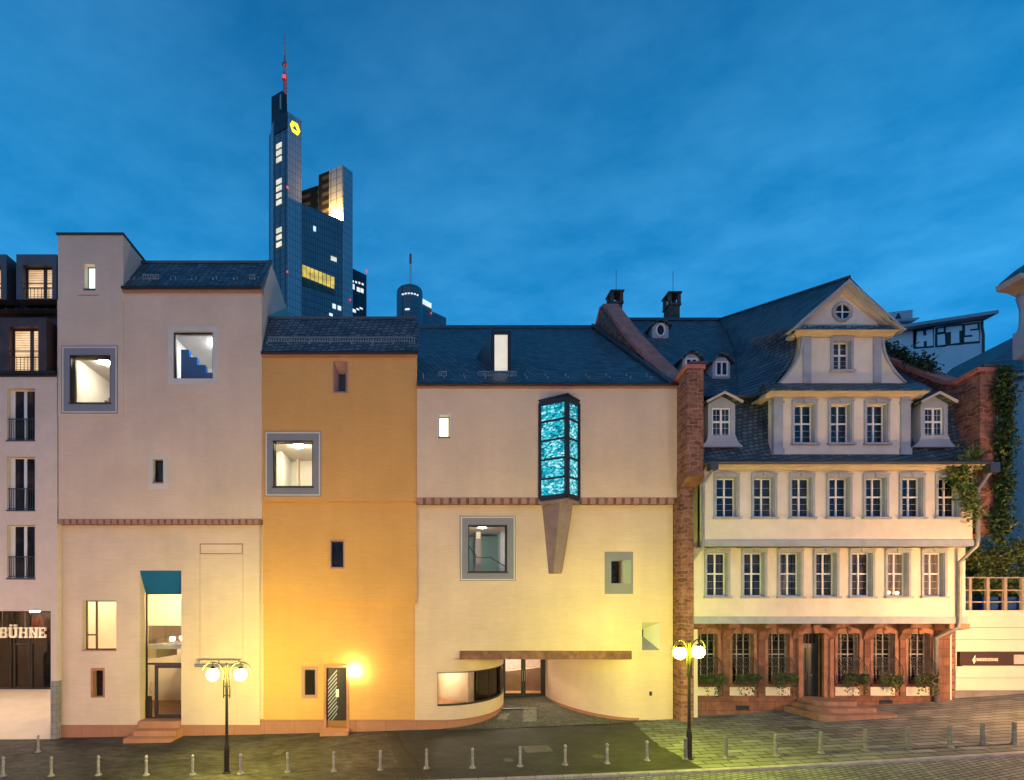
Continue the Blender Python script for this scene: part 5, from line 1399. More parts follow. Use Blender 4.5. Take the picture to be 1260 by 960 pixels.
# cross-gable roof sweeping back to the main ridge
frontp = [(0, zap), (1.2, zap - 1.18), (2.05, zap - 2.05), (2.78, zpc1 + .02), (2.16, zpc0 - .05), (2.30, zu0 + (zu1 - zu0) * .62), (2.62, zu0 + (zu1 - zu0) * .33), (3.24, zu0 + .02), (3.85, zgc1 + .02)]
kx = (RZ - EZ - .25) / (RY - YE - .1)
def roofz(y): return EZ + .25 + kx * (y - YE - .1)
mb = MB()
nF = len(frontp)
for s_ in (-1, 1):
    # front verge is at gyf for the pitched part, further back for the bell-cast part
    A_ = []
    for i, (dx_, z) in enumerate(frontp):
        y = gyf if i <= 3 else GY + .06
        u = i / (nF - 1)
        yb_ = RY - (RY - .22) * ((0, .13, .24, .34, .46, .58, .72, .86, 1)[i] ** .8)
        hwid = 4.6 * (0, .13, .24, .34, .46, .58, .72, .86, 1)[i] ** 1.1
        zb_ = roofz(yb_) + .06
        row = []
        for q in range(9):
            v = q / 8
            zz = z + (zb_ - z) * v - .35 * math.sin(v * math.pi) * (.3 + u) * .5
            zz = z + (zb_ - z) * v
            row.append((GX + s_ * (dx_ + (hwid - dx_) * v), y + (yb_ - y) * v, zz))
        A_.append(row)
    for a, b_ in zip(A_, A_[1:]):
        for q in range(8):
            mb.face((a[q], a[q + 1], b_[q + 1], b_[q]))
mb.build('gable_roof', M['slate2'], H, smooth=True)
MB().tube([(GX, gyf, zap + .02), (GX, RY, RZ + .02)], .07, 6).build('gable_ridge', M['zinc'], H)
# downpipes
def pipe(pts, r_=.07, parent=H):
    return MB().tube(pts, r_, 10).build('downpipe', M['pipe'], parent, smooth=True)
lx2 = HX2L + .08
pipe([(lx2 + .05, -1.2, zsk + .0), (lx2 + .05, -1.15, zsk - .35), (lx2 - .22, Y2 - .16, zsk - .9), (lx2 - .22, Y2 - .16, zb2b + .2), (lx2 - .22, Y2 - .14, zb2b - .1), (lx2 - .38, Y1 - .14, zb2b - .75), (lx2 - .38, Y1 - .14, zb1b + .15), (lx2 - .38, Y1 - .12, zb1b - .15), (lx2 - .62, Y0 - .22, zb1b - .62), (lx2 - .62, Y0 - .22, g(13.2) - .1)])
rx2 = HX2R + .05
pipe([(rx2 + .30, -1.2, zsk + .0), (rx2 + .30, -1.15, zsk - .45), (rx2 + .08, Y2 - .12, zsk - 1.15), (rx2 + .08, Y2 - .12, zb2b + .3), (rx2 + .06, Y2 - .10, zb2b + .0), (rx2 + .02, Y1 - .14, zb2b - .75), (rx2 + .02, Y1 - .14, zb1b + .2), (rx2 - .0, Y1 - .10, zb1b - .2), (rx2 - .45, Y0 - .24, zb1b - .75), (rx2 - .45, Y0 - .24, g(26) - .1)], .085)
MB().box(rx2 + .1, rx2 + .55, -1.38, -1.0, zsk - .45, zsk + .02).build('rainwater_head', M['zinc'], H)
MB().box(lx2 - .1, lx2 + .25, -1.35, -1.0, zsk - .32, zsk + .02).build('rainwater_head', M['zinc'], H)
# sandstone quoins and slab under the jetty at the garden end
MB().box(HXR - .44, HXR - .0, Y0 - .02, Y0 + .4, -1, zb1b - .25).build('end_wall', M['house'], H)
MB().prism([(Y1 - .0, zb1b - .02), (Y1 - .0, zb1b - .28), (Y0 + .2, zb1b - .45), (Y0 + .2, zb1b - .02)], HXR - .9, HXR + .1, 'x').build('corbel', M['stone'], H)
# ================================================================== RIGHT SIDE: garden wall, hedge, houses behind
GYW = 1.0
gwx0, gwx1 = wx(1176, GYW), 44.0
ztop = wz(753, GYW); zpb2 = wz(850, GYW)
gwl = thing('garden_wall', (33, GYW, g(33)), 'cream panelled garden wall with dark horizontal joints', 'wall')
mb = MB(); nP = 6
zj = [zpb2, wz(834.5, GYW), wz(819.5, GYW), wz(803, GYW), wz(787.5, GYW), wz(772.5, GYW), ztop]
for a, b_ in zip(zj, zj[1:]): mb.box(gwx0, gwx1, GYW, GYW + .2, a + .022, b_)
mb.build('cladding', M['board'], gwl)
MB().box(gwx0, gwx1, GYW + .05, GYW + .35, zpb2 - .1, ztop - .05).build('backing', M['black'], gwl)
MB().box(gwx0 - .6, gwx1, GYW - .03, GYW + .35, -1, zpb2).build('plinth', mat('concrete_plinth', (.27, .245, .215), .9, .2, 1), gwl)
MB().box(gwx0, gwx1, GYW - .03, GYW + .35, ztop + .002, ztop + .08).build('capping', M['board'], gwl)
# sign band
sgx0 = wx(1180, GYW); sz0, sz1 = wz(819, GYW) + .02, wz(804, GYW)
sg = thing('name_sign', ((sgx0 + 36) / 2, GYW - .1, sz0), 'long dark sign band with white emblem and lettering across the cream garden wall', 'sign')
MB().box(sgx0, 42, GYW - .12, GYW - .003, sz0, sz1).box(sgx0 - .12, sgx0, GYW - .15, GYW - .003, sz0 - .05, sz1 + .1).box(sgx0 - .12, 42, GYW - .16, GYW - .003, sz1 + .003, sz1 + .10).build('panel', [M['sign']], sg)
mb = MB(); yy = GYW - .125; hS = sz1 - sz0
text_into(mb, 'FRANKFURTER GOETHE-HAUS', wx(1201.5, yy), yy, sz0 + hS * .36, hS * .26, .012, width=wx(1228, yy) - wx(1201.5, yy), bold=.02)
mb.build('lettering', M['letter'], sg)
mb = MB(); ex = wx(1196.3, yy); ez = sz0 + hS * .12; eh = hS * .74
mb.prism([(ex, ez + eh * .38), (ex + .05, ez + eh * .62), (ex + .16, ez + eh), (ex + .15, ez + eh * .60), (ex + .17, ez + eh * .3), (ex + .08, ez), (ex + .06, ez + eh * .25)], yy - .012, yy + .003, 'y')
mb.build('emblem', M['letter'], sg)
px0_ = wx(1247.5, yy)
MB().box(px0_, px0_ + 2.2, yy - .02, yy + .003, sz0 + hS * .12, sz1 - hS * .10).build('poster', mat('pale_poster', (.62, .50, .42), .7, .35, 3), sg)
# steel trellis rail on the wall
rl = thing('railing', (33, GYW + .2, ztop + .08), 'beige steel grid railing standing on the cream garden wall', 'railing')
zr0 = ztop + .081; zrt = wz(710, GYW)
mb = MB()
for z in (zrt, wz(725.5, GYW), wz(740, GYW)): mb.box(gwx0 + .3, gwx1, GYW + .11, GYW + .17, z - .06, z)
mb.build('rails', mat('beige_steel', (.40, .32, .22), .5, .1), rl)
for k in range(9):
    xx = wx(1199, GYW) + k * .93
    MB().box(xx - .075, xx + .075, GYW + .175, GYW + .29, zr0, zrt - .06).build('post', bpy.data.materials['beige_steel'], rl)
# blue planter troughs behind the rail
for k, pxv in enumerate((1209, 1232, 1256)):
    xx = wx(pxv, 1.9)
    MBt = MB().prism([(xx - .42, ztop + .02), (xx + .42, ztop + .02), (xx + .46, ztop + .80), (xx - .46, ztop + .80)], 1.55, 2.3, 'y')
    tag(MBt.build('planter', mat('blue_planter_paint', (.02, .07, .22), .5, .1)), ('blue planter trough behind the beige railing, next to the downpipe', 'middle one of three blue planter troughs behind the beige railing', 'blue planter trough behind the beige railing, at the picture edge')[k], 'planter', 'blue planters behind the railing')
MB_t = MB().box(gwx0, gwx1, GYW + .36, 9.0, ztop - .4, ztop + .015)
tag(MB_t.build('terrace', M['paving']), kind='structure')

def leaf_cloud(name, pts, size, mats, parent, jitter=.4, seed=1):
    rnd = random.Random(seed)
    mb = MB()
    for p in pts:
        s_ = size * (.6 + .8 * rnd.random())
        n = Vector((rnd.gauss(0, 1), rnd.gauss(-.6, 1), rnd.gauss(.3, 1))).normalized()
        u = n.orthogonal().normalized(); a = rnd.random() * 6.28
        u = (Matrix.Rotation(a, 3, n) @ u); v = n.cross(u)
        c = Vector(p)
        mb.face((c - u * s_, c + v * s_ * .55 + n * s_ * .12, c + u * s_, c - v * s_ * .55 + n * s_ * .12), rnd.choice((0, 0, 0, 1, 1, 2)))
    return mb.build(name, mats, parent, fix=False)
LM = [mat('shrub_leaves', (.13, .18, .04), .6, .4, 6), mat('shrub_leaves_green', (.09, .15, .035), .6, .4, 6), mat('lamplit_shrub_leaves', (.22, .24, .05), .6, .4, 6)]  # leaf colours raised to carry the street lamp's yellow-green light
LMd = [M['leaf_dark'], M['leaf_dark'], M['leaf']]
def blob_pts(rnd, c, r, n, shell=.55):
    out_ = []
    for _ in range(n):
        d_ = Vector((rnd.gauss(0, 1), rnd.gauss(0, 1), rnd.gauss(0, 1))).normalized()
        k = (shell + (1 - shell) * rnd.random()) if rnd.random() < .8 else rnd.random()
        out_.append((c[0] + d_.x * r[0] * k, c[1] + d_.y * r[1] * k, c[2] + d_.z * r[2] * k))
    return out_
def shrub(cx, cy, z0, h, w_, label, seed, n=2600, mats=LM):
    rnd = random.Random(seed)
    t = thing('garden_shrub', (cx, cy, z0), label, 'shrub', 'shrubs behind the garden railing')
    mb = MB(); pts = []
    for k in range(9):
        a = rnd.random() * 6.28; rr_ = w_ * .42 * rnd.random() ** .5
        tip = (cx + rr_ * math.cos(a), cy + rr_ * .6 * math.sin(a), z0 + h * (.35 + .6 * rnd.random()))
        mb.tube([(cx + .1 * math.cos(a), cy + .1 * math.sin(a), z0 - .1), ((cx + tip[0]) / 2 + .1, (cy + tip[1]) / 2, (z0 + tip[2]) / 2), tip], [.06, .04, .012], 6)
        R_ = w_ * (.20 + .14 * rnd.random())
        pts += blob_pts(rnd, tip, (R_, R_ * .8, R_ * .75), n // 9)
    pts += blob_pts(rnd, (cx, cy, z0 + h * .4), (w_ * .45, w_ * .35, h * .42), n // 3)
    mb.build('stems', M['bark'], t)
    leaf_cloud('foliage', pts, .085, mats, t, seed=seed)
zt0 = ztop + .01
shrub(wx(1213, 3.6), 3.6, zt0, 4.1, 2.9, 'dense leafy shrub behind the railing beside the fire wall', 21, 3600)
shrub(wx(1243, 3.4), 3.4, zt0, 4.2, 3.0, 'tall bushy green shrub in the middle behind the beige railing', 22, 3600)
shrub(wx(1278, 3.8), 3.8, zt0, 3.9, 3.0, 'bushy green shrub behind the railing at the picture edge', 23, 3000)
shrub(wx(1206, 2.9), 2.6, zt0, 2.3, 1.7, 'low leafy shrub just behind the railing by the old house corner', 24, 1500)
shrub(wx(1236, 2.9), 2.7, zt0, 1.9, 1.8, 'low yellow-green shrub just behind the middle of the railing', 25, 1500)
# ivy
def ivy(name, path, label, seed, n, spread, mats=LMd, stem=True):
    """path: list of points; leaves are strewn around it"""
    rnd = random.Random(seed)
    L_ = [Vector(p) for p in path]
    t = thing(name, tuple(L_[0]), label, 'climbing plant')
    if stem: MB().tube(path, [.05] + [.03] * (len(path) - 1), 6).build('stem', M['bark'], t)
    pts = []
    segs = [(a, b_, (b_ - a).length) for a, b_ in zip(L_, L_[1:])]; tot = sum(s_[2] for s_ in segs)
    for a, b_, l in segs:
        for _ in range(int(n * l / tot)):
            q = a + (b_ - a) * rnd.random()
            clump = .55 + .45 * math.sin(q.z * 3.1 + seed) * math.sin(q.x * 2.3 + q.y * 1.7)
            pts.append((q.x + rnd.gauss(0, spread[0]) * clump, q.y - abs(rnd.gauss(0, spread[1])), q.z + rnd.gauss(0, spread[2])))
    leaf_cloud('foliage', pts, .095, mats, t, seed=seed)
fx = RX1 - .02
ivy('ivy', [(fx - .1, -.98, 9.0), (fx + .0, -.98, 10.2), (fx + .1, -.98, 12), (fx + .12, -1.0, 15), (fx + .1, -1.0, 17.2)], 'tall ivy column climbing the front of the right fire wall', 31, 6000, (.30, .18, .15))
ivy('ivy', [(26.6, -1.0, 13.0), (25.9, -.95, 12.6), (25.6, -.92, 11.9), (26.3, -.95, 11.3), (26.5, -.95, 10.4)], 'ivy spilling over the upper right corner of the old house', 32, 1500, (.34, .12, .34), LM)
cop_path = [(RX0 + .4, y, z + .28) for y, z in [(1.6, 18.2), (2.9, 19.45), (4.5, 21.0), (6.1, 22.5), (7.5, 23.9), (8.8, 25.4)]]
ivy('ivy', cop_path, 'dark ivy growing along the sloping coping of the right fire wall', 33, 2400, (.34, .18, .22))
# houses behind
bh = thing('rear_house', (wx(1262, 11), 11, 1.5), 'grey-blue rendered house with slate roof behind the garden', 'house')
P0 = (wx(1196, 14.5), 14.5); P1 = (wx(1300, 12.5), 12.5)
zeb = 24.25
mb = MB().prism([P0, P1, (P1[0] + 1, 24), (P0[0] + 1, 26)], 0, zeb, 'z'); mb.build('wall', M['back'], bh)
dxy = Vector((P1[0] - P0[0], P1[1] - P0[1])).normalized(); nrm_ = Vector((dxy.y, -dxy.x))
def off(p, d_): return (p[0] + nrm_.x * d_, p[1] + nrm_.y * d_)
A0, A1 = off(P0, .5), off(P1, .5); 
rdg0 = (wx(1172, 20), 20.0, wz(453, 20)); rdg1 = (wx(1300, 19.0), 19.0, wz(388, 19))
mb = MB()
mb.face(((A0[0] - .5, A0[1], zeb), (A1[0], A1[1], zeb), rdg1, rdg0)); mb.face(((A0[0] - .5, A0[1], zeb - .25), (A1[0], A1[1], zeb - .25), (A1[0], A1[1], zeb), (A0[0] - .5, A0[1], zeb)))
mb.face((rdg0, rdg1, (rdg1[0] + 3, 26, zeb), (rdg0[0], 28, zeb))); mb.face(((A0[0] - .5, A0[1], zeb), rdg0, (rdg0[0], 28, zeb)))
mb.build('roof', M['slate2'], bh)
MB().prism([off(P0, .55), off(P1, .55), off(P1, .02), off(P0, .02)], zeb - .5, zeb - .26, 'z').build('eaves', M['cornice'], bh)
def onP(px): 
    # point on rear wall line seen at px
    best = min(range(401), key=lambda i: abs(VX + F * (P0[0] + (P1[0] - P0[0]) * i / 400) / (D + P0[1] + (P1[1] - P0[1]) * i / 400) - px)); return best / 400
u0, u1 = onP(1226), onP(1241)
qa = (P0[0] + (P1[0] - P0[0]) * u0, P0[1] + (P1[1] - P0[1]) * u0); qb = (P0[0] + (P1[0] - P0[0]) * u1, P0[1] + (P1[1] - P0[1]) * u1)
zs0, zs1 = CZ + (VY - 503) * (D + qa[1]) / F, CZ + (VY - 471) * (D + qa[1]) / F
wn = MB().prism([qa, qb, off(qb, .12), off(qa, .12)], zs0, zs1, 'z').build('shuttered_window', M['stonegrey'], bh)
MB().prism([off(qa, .10), off(qb, .10), off(qb, .18), off(qa, .18)], zs0 - .15, zs0, 'z').build('sill', M['zinc'], wn)
# tall corner house at the picture edge: overhanging eaves above a columned corner
ch_ = thing('corner_house', (wx(1275, 6), 6, 1.5), 'tall house with projecting eaves and corner column, cut by the picture edge', 'house')
ecx = wx(1259, 6)
MB().box(ecx + 1.3, ecx + 6, 6.3, 7.0, 0, wz(364, 6)).build('wall', M['back'], ch_)
MB().lathe([(.30, wz(408, 6)), (.22, wz(405, 6)), (.17, wz(400, 6)), (.16, wz(380, 6)), (.30, wz(366, 6)), (.22, wz(362, 6)), (.34, wz(354, 6))], wx(1258.5, 6), 6.0, 14).build('corner_column', M['stonegrey'], ch_)
MB().box(wx(1253, 6), ecx + 1.4, 5.7, 6.29, wz(440, 6), wz(408, 6)).build('column_base', M['stonegrey'], ch_)
ze0 = wz(357, 6); ze1 = wz(350, 6)
MB().prism([(wx(1231, 6), ze1 + .02), (wx(1233, 6), ze0 + .05), (wx(1245, 6), ze0 - .02), (wx(1256, 6), wz(362, 6)), (wx(1300, 6), wz(362, 6)), (wx(1300, 6), ze1 + .02)], 5.0, 6.29, 'y').build('cornice', M['cornice'], ch_)
mb = MB().prism([(wx(1241, 6), ze1 + .03), (wx(1243, 6), wz(342, 6)), (wx(1262, 6), wz(326, 6)), (wx(1300, 6), wz(300, 6)), (wx(1300, 6), ze1 + .03)], 5.3, 6.6, 'y'); mb.build('roof', M['slate2'], ch_)
# rooftop shed with graffiti
Ys = 30.0
sh = thing('rooftop_shed', (wx(1157, Ys), Ys, 20), 'white flat-roofed shed high behind the roofs, sprayed with the word HiTS', 'shed')
shw = mat('white_shed_cladding', (.62, .66, .68), .7, .08, .5)
mb = MB().prism([(wx(1090, Ys), wz(462, Ys)), (wx(1209.5, Ys), wz(462, Ys)), (wx(1209.5, Ys), wz(394, Ys)), (wx(1090, Ys), wz(411.5, Ys))], Ys, Ys + 7, 'y'); mb.build('wall', shw, sh)
MB().prism([(wx(1086, Ys), wz(411.5, Ys)), (wx(1216, Ys), wz(392, Ys)), (wx(1216, Ys), wz(388, Ys)), (wx(1086, Ys), wz(408, Ys))], Ys - 1.0, Ys + 8, 'y').build('roof', M['stonegrey'], sh)
MB().tube([(wx(1207.5, Ys), Ys - .1, wz(396, Ys)), (wx(1207.5, Ys), Ys - .1, wz(404, Ys)), (wx(1209, Ys), Ys - .1, wz(412, Ys)), (wx(1209, Ys), Ys - .1, wz(462, Ys))], .10).build('downpipe', M['zinc'], sh)
mb = MB()
def S_(px, py): return (wx(px, Ys), wz(py, Ys))
def poly(pts, y0, y1, m): mb.prism([S_(*p) for p in pts], y0, y1, 'y', m)
# outlines first (dark), fat letters on top (white)
gl = {
 'H': [[(1128, 408.5), (1135, 407.5), (1135.5, 413.5), (1139.5, 413), (1139, 406.8), (1147, 405.5), (1147.5, 425.5), (1140, 426.5), (1139.8, 420), (1136, 420.3), (1136, 427), (1126.5, 427)]],
 'i': [[(1153, 412.5), (1162, 411.2), (1162.5, 424.5), (1153, 425.5)], [(1153.5, 405), (1160.5, 404), (1160.5, 408.5), (1153.5, 409.3)]],
 'T': [[(1163.5, 403), (1183, 401), (1183, 407), (1179.5, 407.4), (1179.8, 422), (1169.5, 423.5), (1169.5, 408.6), (1163.5, 409.4)]],
 'S': [[(1187, 401), (1202, 399), (1202, 404.5), (1193, 405.6), (1193, 407.6), (1203.5, 406.6), (1204, 420), (1186, 421.5), (1186, 415.6), (1196, 414.8), (1196, 412.3), (1187, 413)]],
}
for k, pl in gl.items():
    for p in pl:
        cx_ = sum(a for a, _ in p) / len(p); cy_ = sum(b_ for _, b_ in p) / len(p)
        x0_, x1_ = min(a for a, _ in p) - 2.5, max(a for a, _ in p) + 1.2; y0_, y1_ = min(b_ for _, b_ in p) - 1, max(b_ for _, b_ in p) + 1.8
        sl = -.14
        poly([(x0_, y0_ - sl * (x1_ - x0_) * .5), (x1_, y0_ + sl * (x1_ - x0_) * .5), (x1_, y1_ + sl * (x1_ - x0_) * .3), (x0_, y1_ - sl * (x1_ - x0_) * .2)], Ys - .03, Ys, 1)
for k, pl in gl.items():
    for p in pl: poly(p, Ys - .06, Ys - .031, 0)
poly([(1123.5, 406.5), (1126, 406.2), (1126, 423), (1123.5, 423.5)], Ys - .03, Ys, 1)
mb.build('graffiti', [mat('white_spray_paint', (.74, .80, .82), .6, .06), mat('black_spray_paint', (.03, .035, .04), .6, .2)], sh)
tag(MB().tube([(wx(1218, Ys), Ys + 1, wz(462, Ys)), (wx(1218, Ys), Ys + 1, wz(413, Ys))], .06).lathe([(.06, wz(413, Ys)), (.42, wz(412, Ys)), (.42, wz(409.5, Ys)), (.05, wz(406, Ys))], wx(1218, Ys), Ys + 1, 12).build('vent_pipe', M['zinc']), 'mushroom-capped vent pipe right of the graffiti shed', 'vent pipe')
Yc2 = 33.0
cb2 = thing('rooftop_cabin', (wx(1108, Yc2), Yc2, 22), 'small white rooftop box with black triangle emblem left of the graffiti shed', 'rooftop cabin')
MB().prism([(wx(1088, Yc2), wz(420, Yc2)), (wx(1118, Yc2), wz(420, Yc2)), (wx(1118, Yc2), wz(402, Yc2)), (wx(1088, Yc2), wz(405, Yc2))], Yc2, Yc2 + 4, 'y').build('base', shw, cb2)
MB().prism([(wx(1085, Yc2), wz(399, Yc2)), (wx(1121, Yc2), wz(398, Yc2)), (wx(1125, Yc2), wz(395.5, Yc2)), (wx(1125, Yc2), wz(394.5, Yc2)), (wx(1085, Yc2), wz(397, Yc2))], Yc2 - .6, Yc2 + 4, 'y').prism([(wx(1088, Yc2), wz(405, Yc2)), (wx(1118, Yc2), wz(402, Yc2)), (wx(1118, Yc2), wz(398.2, Yc2)), (wx(1088, Yc2), wz(399, Yc2))], Yc2, Yc2 + 3.5, 'y').build('ledge', M['stonegrey'], cb2)
MB().prism([(wx(1088, Yc2), wz(397, Yc2)), (wx(1123, Yc2), wz(395, Yc2)), (wx(1123, Yc2), wz(381, Yc2)), (wx(1088, Yc2), wz(385, Yc2))], Yc2, Yc2 + .5, 'y').build('panel', mat('scribbled_white_panel', (.52, .55, .57), .7, .45, 5), cb2)
MB().prism([(wx(1100, Yc2), wz(394, Yc2)), (wx(1110, Yc2), wz(393.3, Yc2)), (wx(1105, Yc2), wz(385, Yc2))], Yc2 - .04, Yc2, 'y').build('triangle_emblem', M['black'], cb2)

# ================================================================== SKYLINE
def far(px, d): return ((px - VX) * d / F, d - D)
def fz(py, d): return CZ + (VY - py) * d / F
M['tower'] = brick('tower_curtain_wall', (.16, .215, .24), (.13, .185, .21), (.06, .08, .095), 1.6, 3.6, .22, off=0, freq=1, rough=.45, var=.2, vs=.05, bump=.1, spec=.4)
M['tower_light'] = brick('tower_stone_cladding', (.42, .46, .48), (.38, .42, .44), (.14, .165, .185), 1.9, 3.7, .16, off=0, freq=1, rough=.6, var=.12, vs=.05, bump=.1)
M['tower_ribs'] = brick('tower_ribbed_floors', (.12, .10, .075), (.10, .085, .065), (.012, .014, .016), 8, 4.4, 1.5, off=0, freq=1, rough=.6, var=.2, vs=.1, bump=.2)
M['win'] = glow('lit_office_window', (1, .86, .58), .6, .45, .35)
M['win_y'] = glow('lit_atrium_glass', (1, .66, .10), .62, .7, .3)
M['win_w'] = glow('white_lit_window', (.85, .95, 1), .7, .4, .35)
M['beacon'] = glow('red_beacon', (.9, .08, .12), .6)
tw = thing('skyscraper', (*far(378, 245), 0), 'tallest glass skyscraper with antenna and yellow emblem, lit office windows', 'skyscraper')
def plan(pts): return [far(px, d) for px, d in pts]
zA = fz(137.5, 235)
MB().prism(plan([(336.5, 239), (354, 235), (371, 239.5), (371, 256), (345, 256)]), 0, zA, 'z').build('front_shaft', [M['tower']], tw)
# lighter clad right flank of the front shaft
def skin(name, a, b_, z0, z1, m, out_=.15, parent=tw):
    pa, pb = Vector(far(*a)), Vector(far(*b_)); dd = (pb - pa).normalized(); n = Vector((dd.y, -dd.x)) * out_
    return MB().prism([tuple(pa), tuple(pb), tuple(pb + n), tuple(pa + n)], z0, z1, 'z').build(name, m, parent)
skin('flank_cladding', (354, 235), (371, 239.5), 0, zA, M['tower_light'])
skin('corner_fin', (336, 240), (333, 244), 0, fz(150, 240), M['tower_light'], .3)
MB().prism(plan([(331, 246), (333.4, 244), (334, 256)]), 0, fz(165, 245), 'z').build('rear_fin', M['tower'], tw)
MB().prism(plan([(334, 244), (347, 241), (353, 243), (353, 256), (338, 256)]), 0, fz(119.5, 244), 'z').build('plant_storey', mat('dark_plant_cladding', (.03, .032, .036), .6, .2, .1), tw)
skin('crown_louvres', (337.5, 238.6), (353.6, 234.9), fz(160, 236), zA, mat('crown_louvres', (.03, .04, .05), .5, .2, .3), .2)
# antenna mast: lattice of three bands
mb = MB(); ax, ay = far(350.5, 246); zb0 = fz(140, 246); zt1 = fz(40, 246)
for k in range(3):
    a = k * 2.094
    mb.tube([(ax + 1.0 * math.cos(a), ay + 1.0 * math.sin(a), zb0 - 10), (ax + .85 * math.cos(a), ay + .85 * math.sin(a), fz(90, 246)), (ax + .15 * math.cos(a), ay + .15 * math.sin(a), zt1)], [.28, .24, .16], 5)
z = zb0; k = 0
while z < zt1 - 4:
    f = 1 - (z - zb0) / (zt1 - zb0) * .75
    for q in range(3):
        a = q * 2.094; b_ = (q + 1) * 2.094
        mb.tube([(ax + f * math.cos(a), ay + f * math.sin(a), z), (ax + f * .96 * math.cos(b_), ay + f * .96 * math.sin(b_), z + 2.2)], .13, 4)
    z += 2.2
for z in (fz(80, 246), fz(97, 246)):
    mb.box(ax - 1.2, ax + 1.2, ay - 1, ay + 1, z - .5, z + .5)
for f in mb.bm.faces:
    f.material_index = int((f.calc_center_median().z - zb0) / 6.0) % 2
mast = mb.build('antenna_mast', [mat('antenna_red_steel', (.50, .13, .11), .6, .1, .1), mat('antenna_white_steel', (.50, .50, .52), .6, .1, .1)], tw)
MB().box(ax - .9, ax + .9, ay - 1.3, ay - 1.05, fz(99, 246), fz(95, 246)).build('beacon', M['beacon'], mast)
MB().box(*(lambda p: (p[0] - 2.9, p[0] - 2.3))(far(352, 240)), far(352, 240)[1] - 1, far(352, 240)[1], fz(137, 240), fz(118.5, 240)).build('roof_lattice', M['steel'], tw)
# main body, rear pillar
pb_main = [(371, 239.6), (422, 250.5), (424, 264), (371, 264)]
MB().prism(plan(pb_main), 0, fz(250, 239.6), 'z').build('main_body', M['tower'], tw)
MB().prism(plan([(392, 256), (422, 250.2), (434, 254.5), (412, 270)]), 0, fz(203, 250.2), 'z').build('rear_pillar', M['tower_light'], tw)
skin('ribbed_bay', (392.5, 255.9), (405, 253.5), fz(282, 254), fz(212, 254), M['tower_ribs'], .25)
MB().prism(plan([(368, 262), (392, 258), (392, 268), (368, 268)]), 0, fz(230, 259), 'z').build('rear_body', M['tower_ribs'], tw)
# the illuminated sky garden notch
lx, ly = far(404, 246)
lamp_light('floodlight', 'POINT', (far(416, 250.2)[0], far(416, 250.2)[1], fz(250, 239.6) + .6), 70000, (1, .50, .10), tw, .5)
lamp_light('floodlight', 'POINT', (far(407, 250.6)[0], far(407, 250.6)[1], fz(250, 239.6) + .6), 36000, (1, .52, .14), tw, .6)
# emblem: yellow ribbon hexagon round a triangle
pc = Vector(far(362.6, 237.6)); pd = (Vector(far(371, 239.5)) - Vector(far(354, 235))).normalized(); pn = Vector((pd.y, -pd.x)); ez = fz(158, 237.3)
def EM(u, v, o_): q = pc + pd * u + pn * o_; return (q.x, q.y, v + ez)
def ring_poly(mb, outer, inner, o0, o1):
    n = len(outer)
    A_ = [mb.bm.verts.new(EM(u, v, o1)) for u, v in outer]; B_ = [mb.bm.verts.new(EM(u, v, o1)) for u, v in inner]
    C_ = [mb.bm.verts.new(EM(u, v, o0)) for u, v in outer]
    for k in range(n):
        l = (k + 1) % n
        mb.bm.faces.new((A_[k], A_[l], B_[l], B_[k])); mb.bm.faces.new((C_[k], C_[l], A_[l], A_[k]))
mb = MB()
hexo = [(-2.7, .2), (-1.5, 2.7), (1.3, 2.9), (2.7, -.2), (1.4, -2.8), (-1.4, -2.6)]
tri = [(-1.45, -.9), (-.75, .25), (-.1, 1.25), (.7, .1), (1.35, -1.1), (-.1, -1.0)]
ring_poly(mb, hexo, tri, .25, .6)
mb.build('emblem', glow('yellow_emblem', (1, .72, .02), 1.15), tw)
# lit windows
def lit(a, b_, py0, py1, d0, m, parent=tw, name='lit_window'):
    skin(name, a, b_, fz(py1, d0), fz(py0, d0), m, .32, parent)
for (y0, y1) in ((176, 183), (184.5, 191.5), (193, 200), (220, 227), (228.5, 235.5), (237.5, 244), (245.8, 252.5), (280, 287), (288.7, 295.5), (297.5, 304.5)):
    lit((340.3, 238.2), (346.7, 236.7), y0 + .8, y1 - .6, 237.4, M['win'])
def sk(px): return 239.6 + (250.5 - 239.6) * (px - 371) / 51
def litm(px0, px1, py0, py1, m): lit((px0, sk(px0)), (px1, sk(px1)), py0, py1, sk((px0 + px1) / 2), m)
litm(385.5, 388.5, 279, 285, M['win_w']); litm(409, 413, 374.5, 380, M['win_w']); litm(415.5, 419.5, 377, 382, M['win_w']); litm(405, 409, 386, 389, M['win_w']); litm(407, 414, 316.5, 321.5, M['win'])
# glowing garden storey: a stepped strip that follows the perspective of the floor
for k in range(8):
    a = 371.5 + k * 5.0
    litm(a + .5, a + 4.6, 327 + k * 2.0, 341 + k * 2.0, M['win_y'])
    litm(a + .5, a + 4.6, 342.5 + k * 2.0, 352 + k * 1.6, mat('dim_atrium_glass', (.10, .10, .06), .4, .4, .3) if k == 0 else bpy.data.materials['dim_atrium_glass'])
for (px, py, d_) in ((353.5, 230.5, 234.4), (353.5, 334.5, 234.4), (431, 369, 252.5)):
    x_, y_ = far(px, d_); MB().box(x_ - .35, x_ + .35, y_ - .35, y_ + .35, fz(py, d_) - .35, fz(py, d_) + .35).build('beacon', M['beacon'], tw)
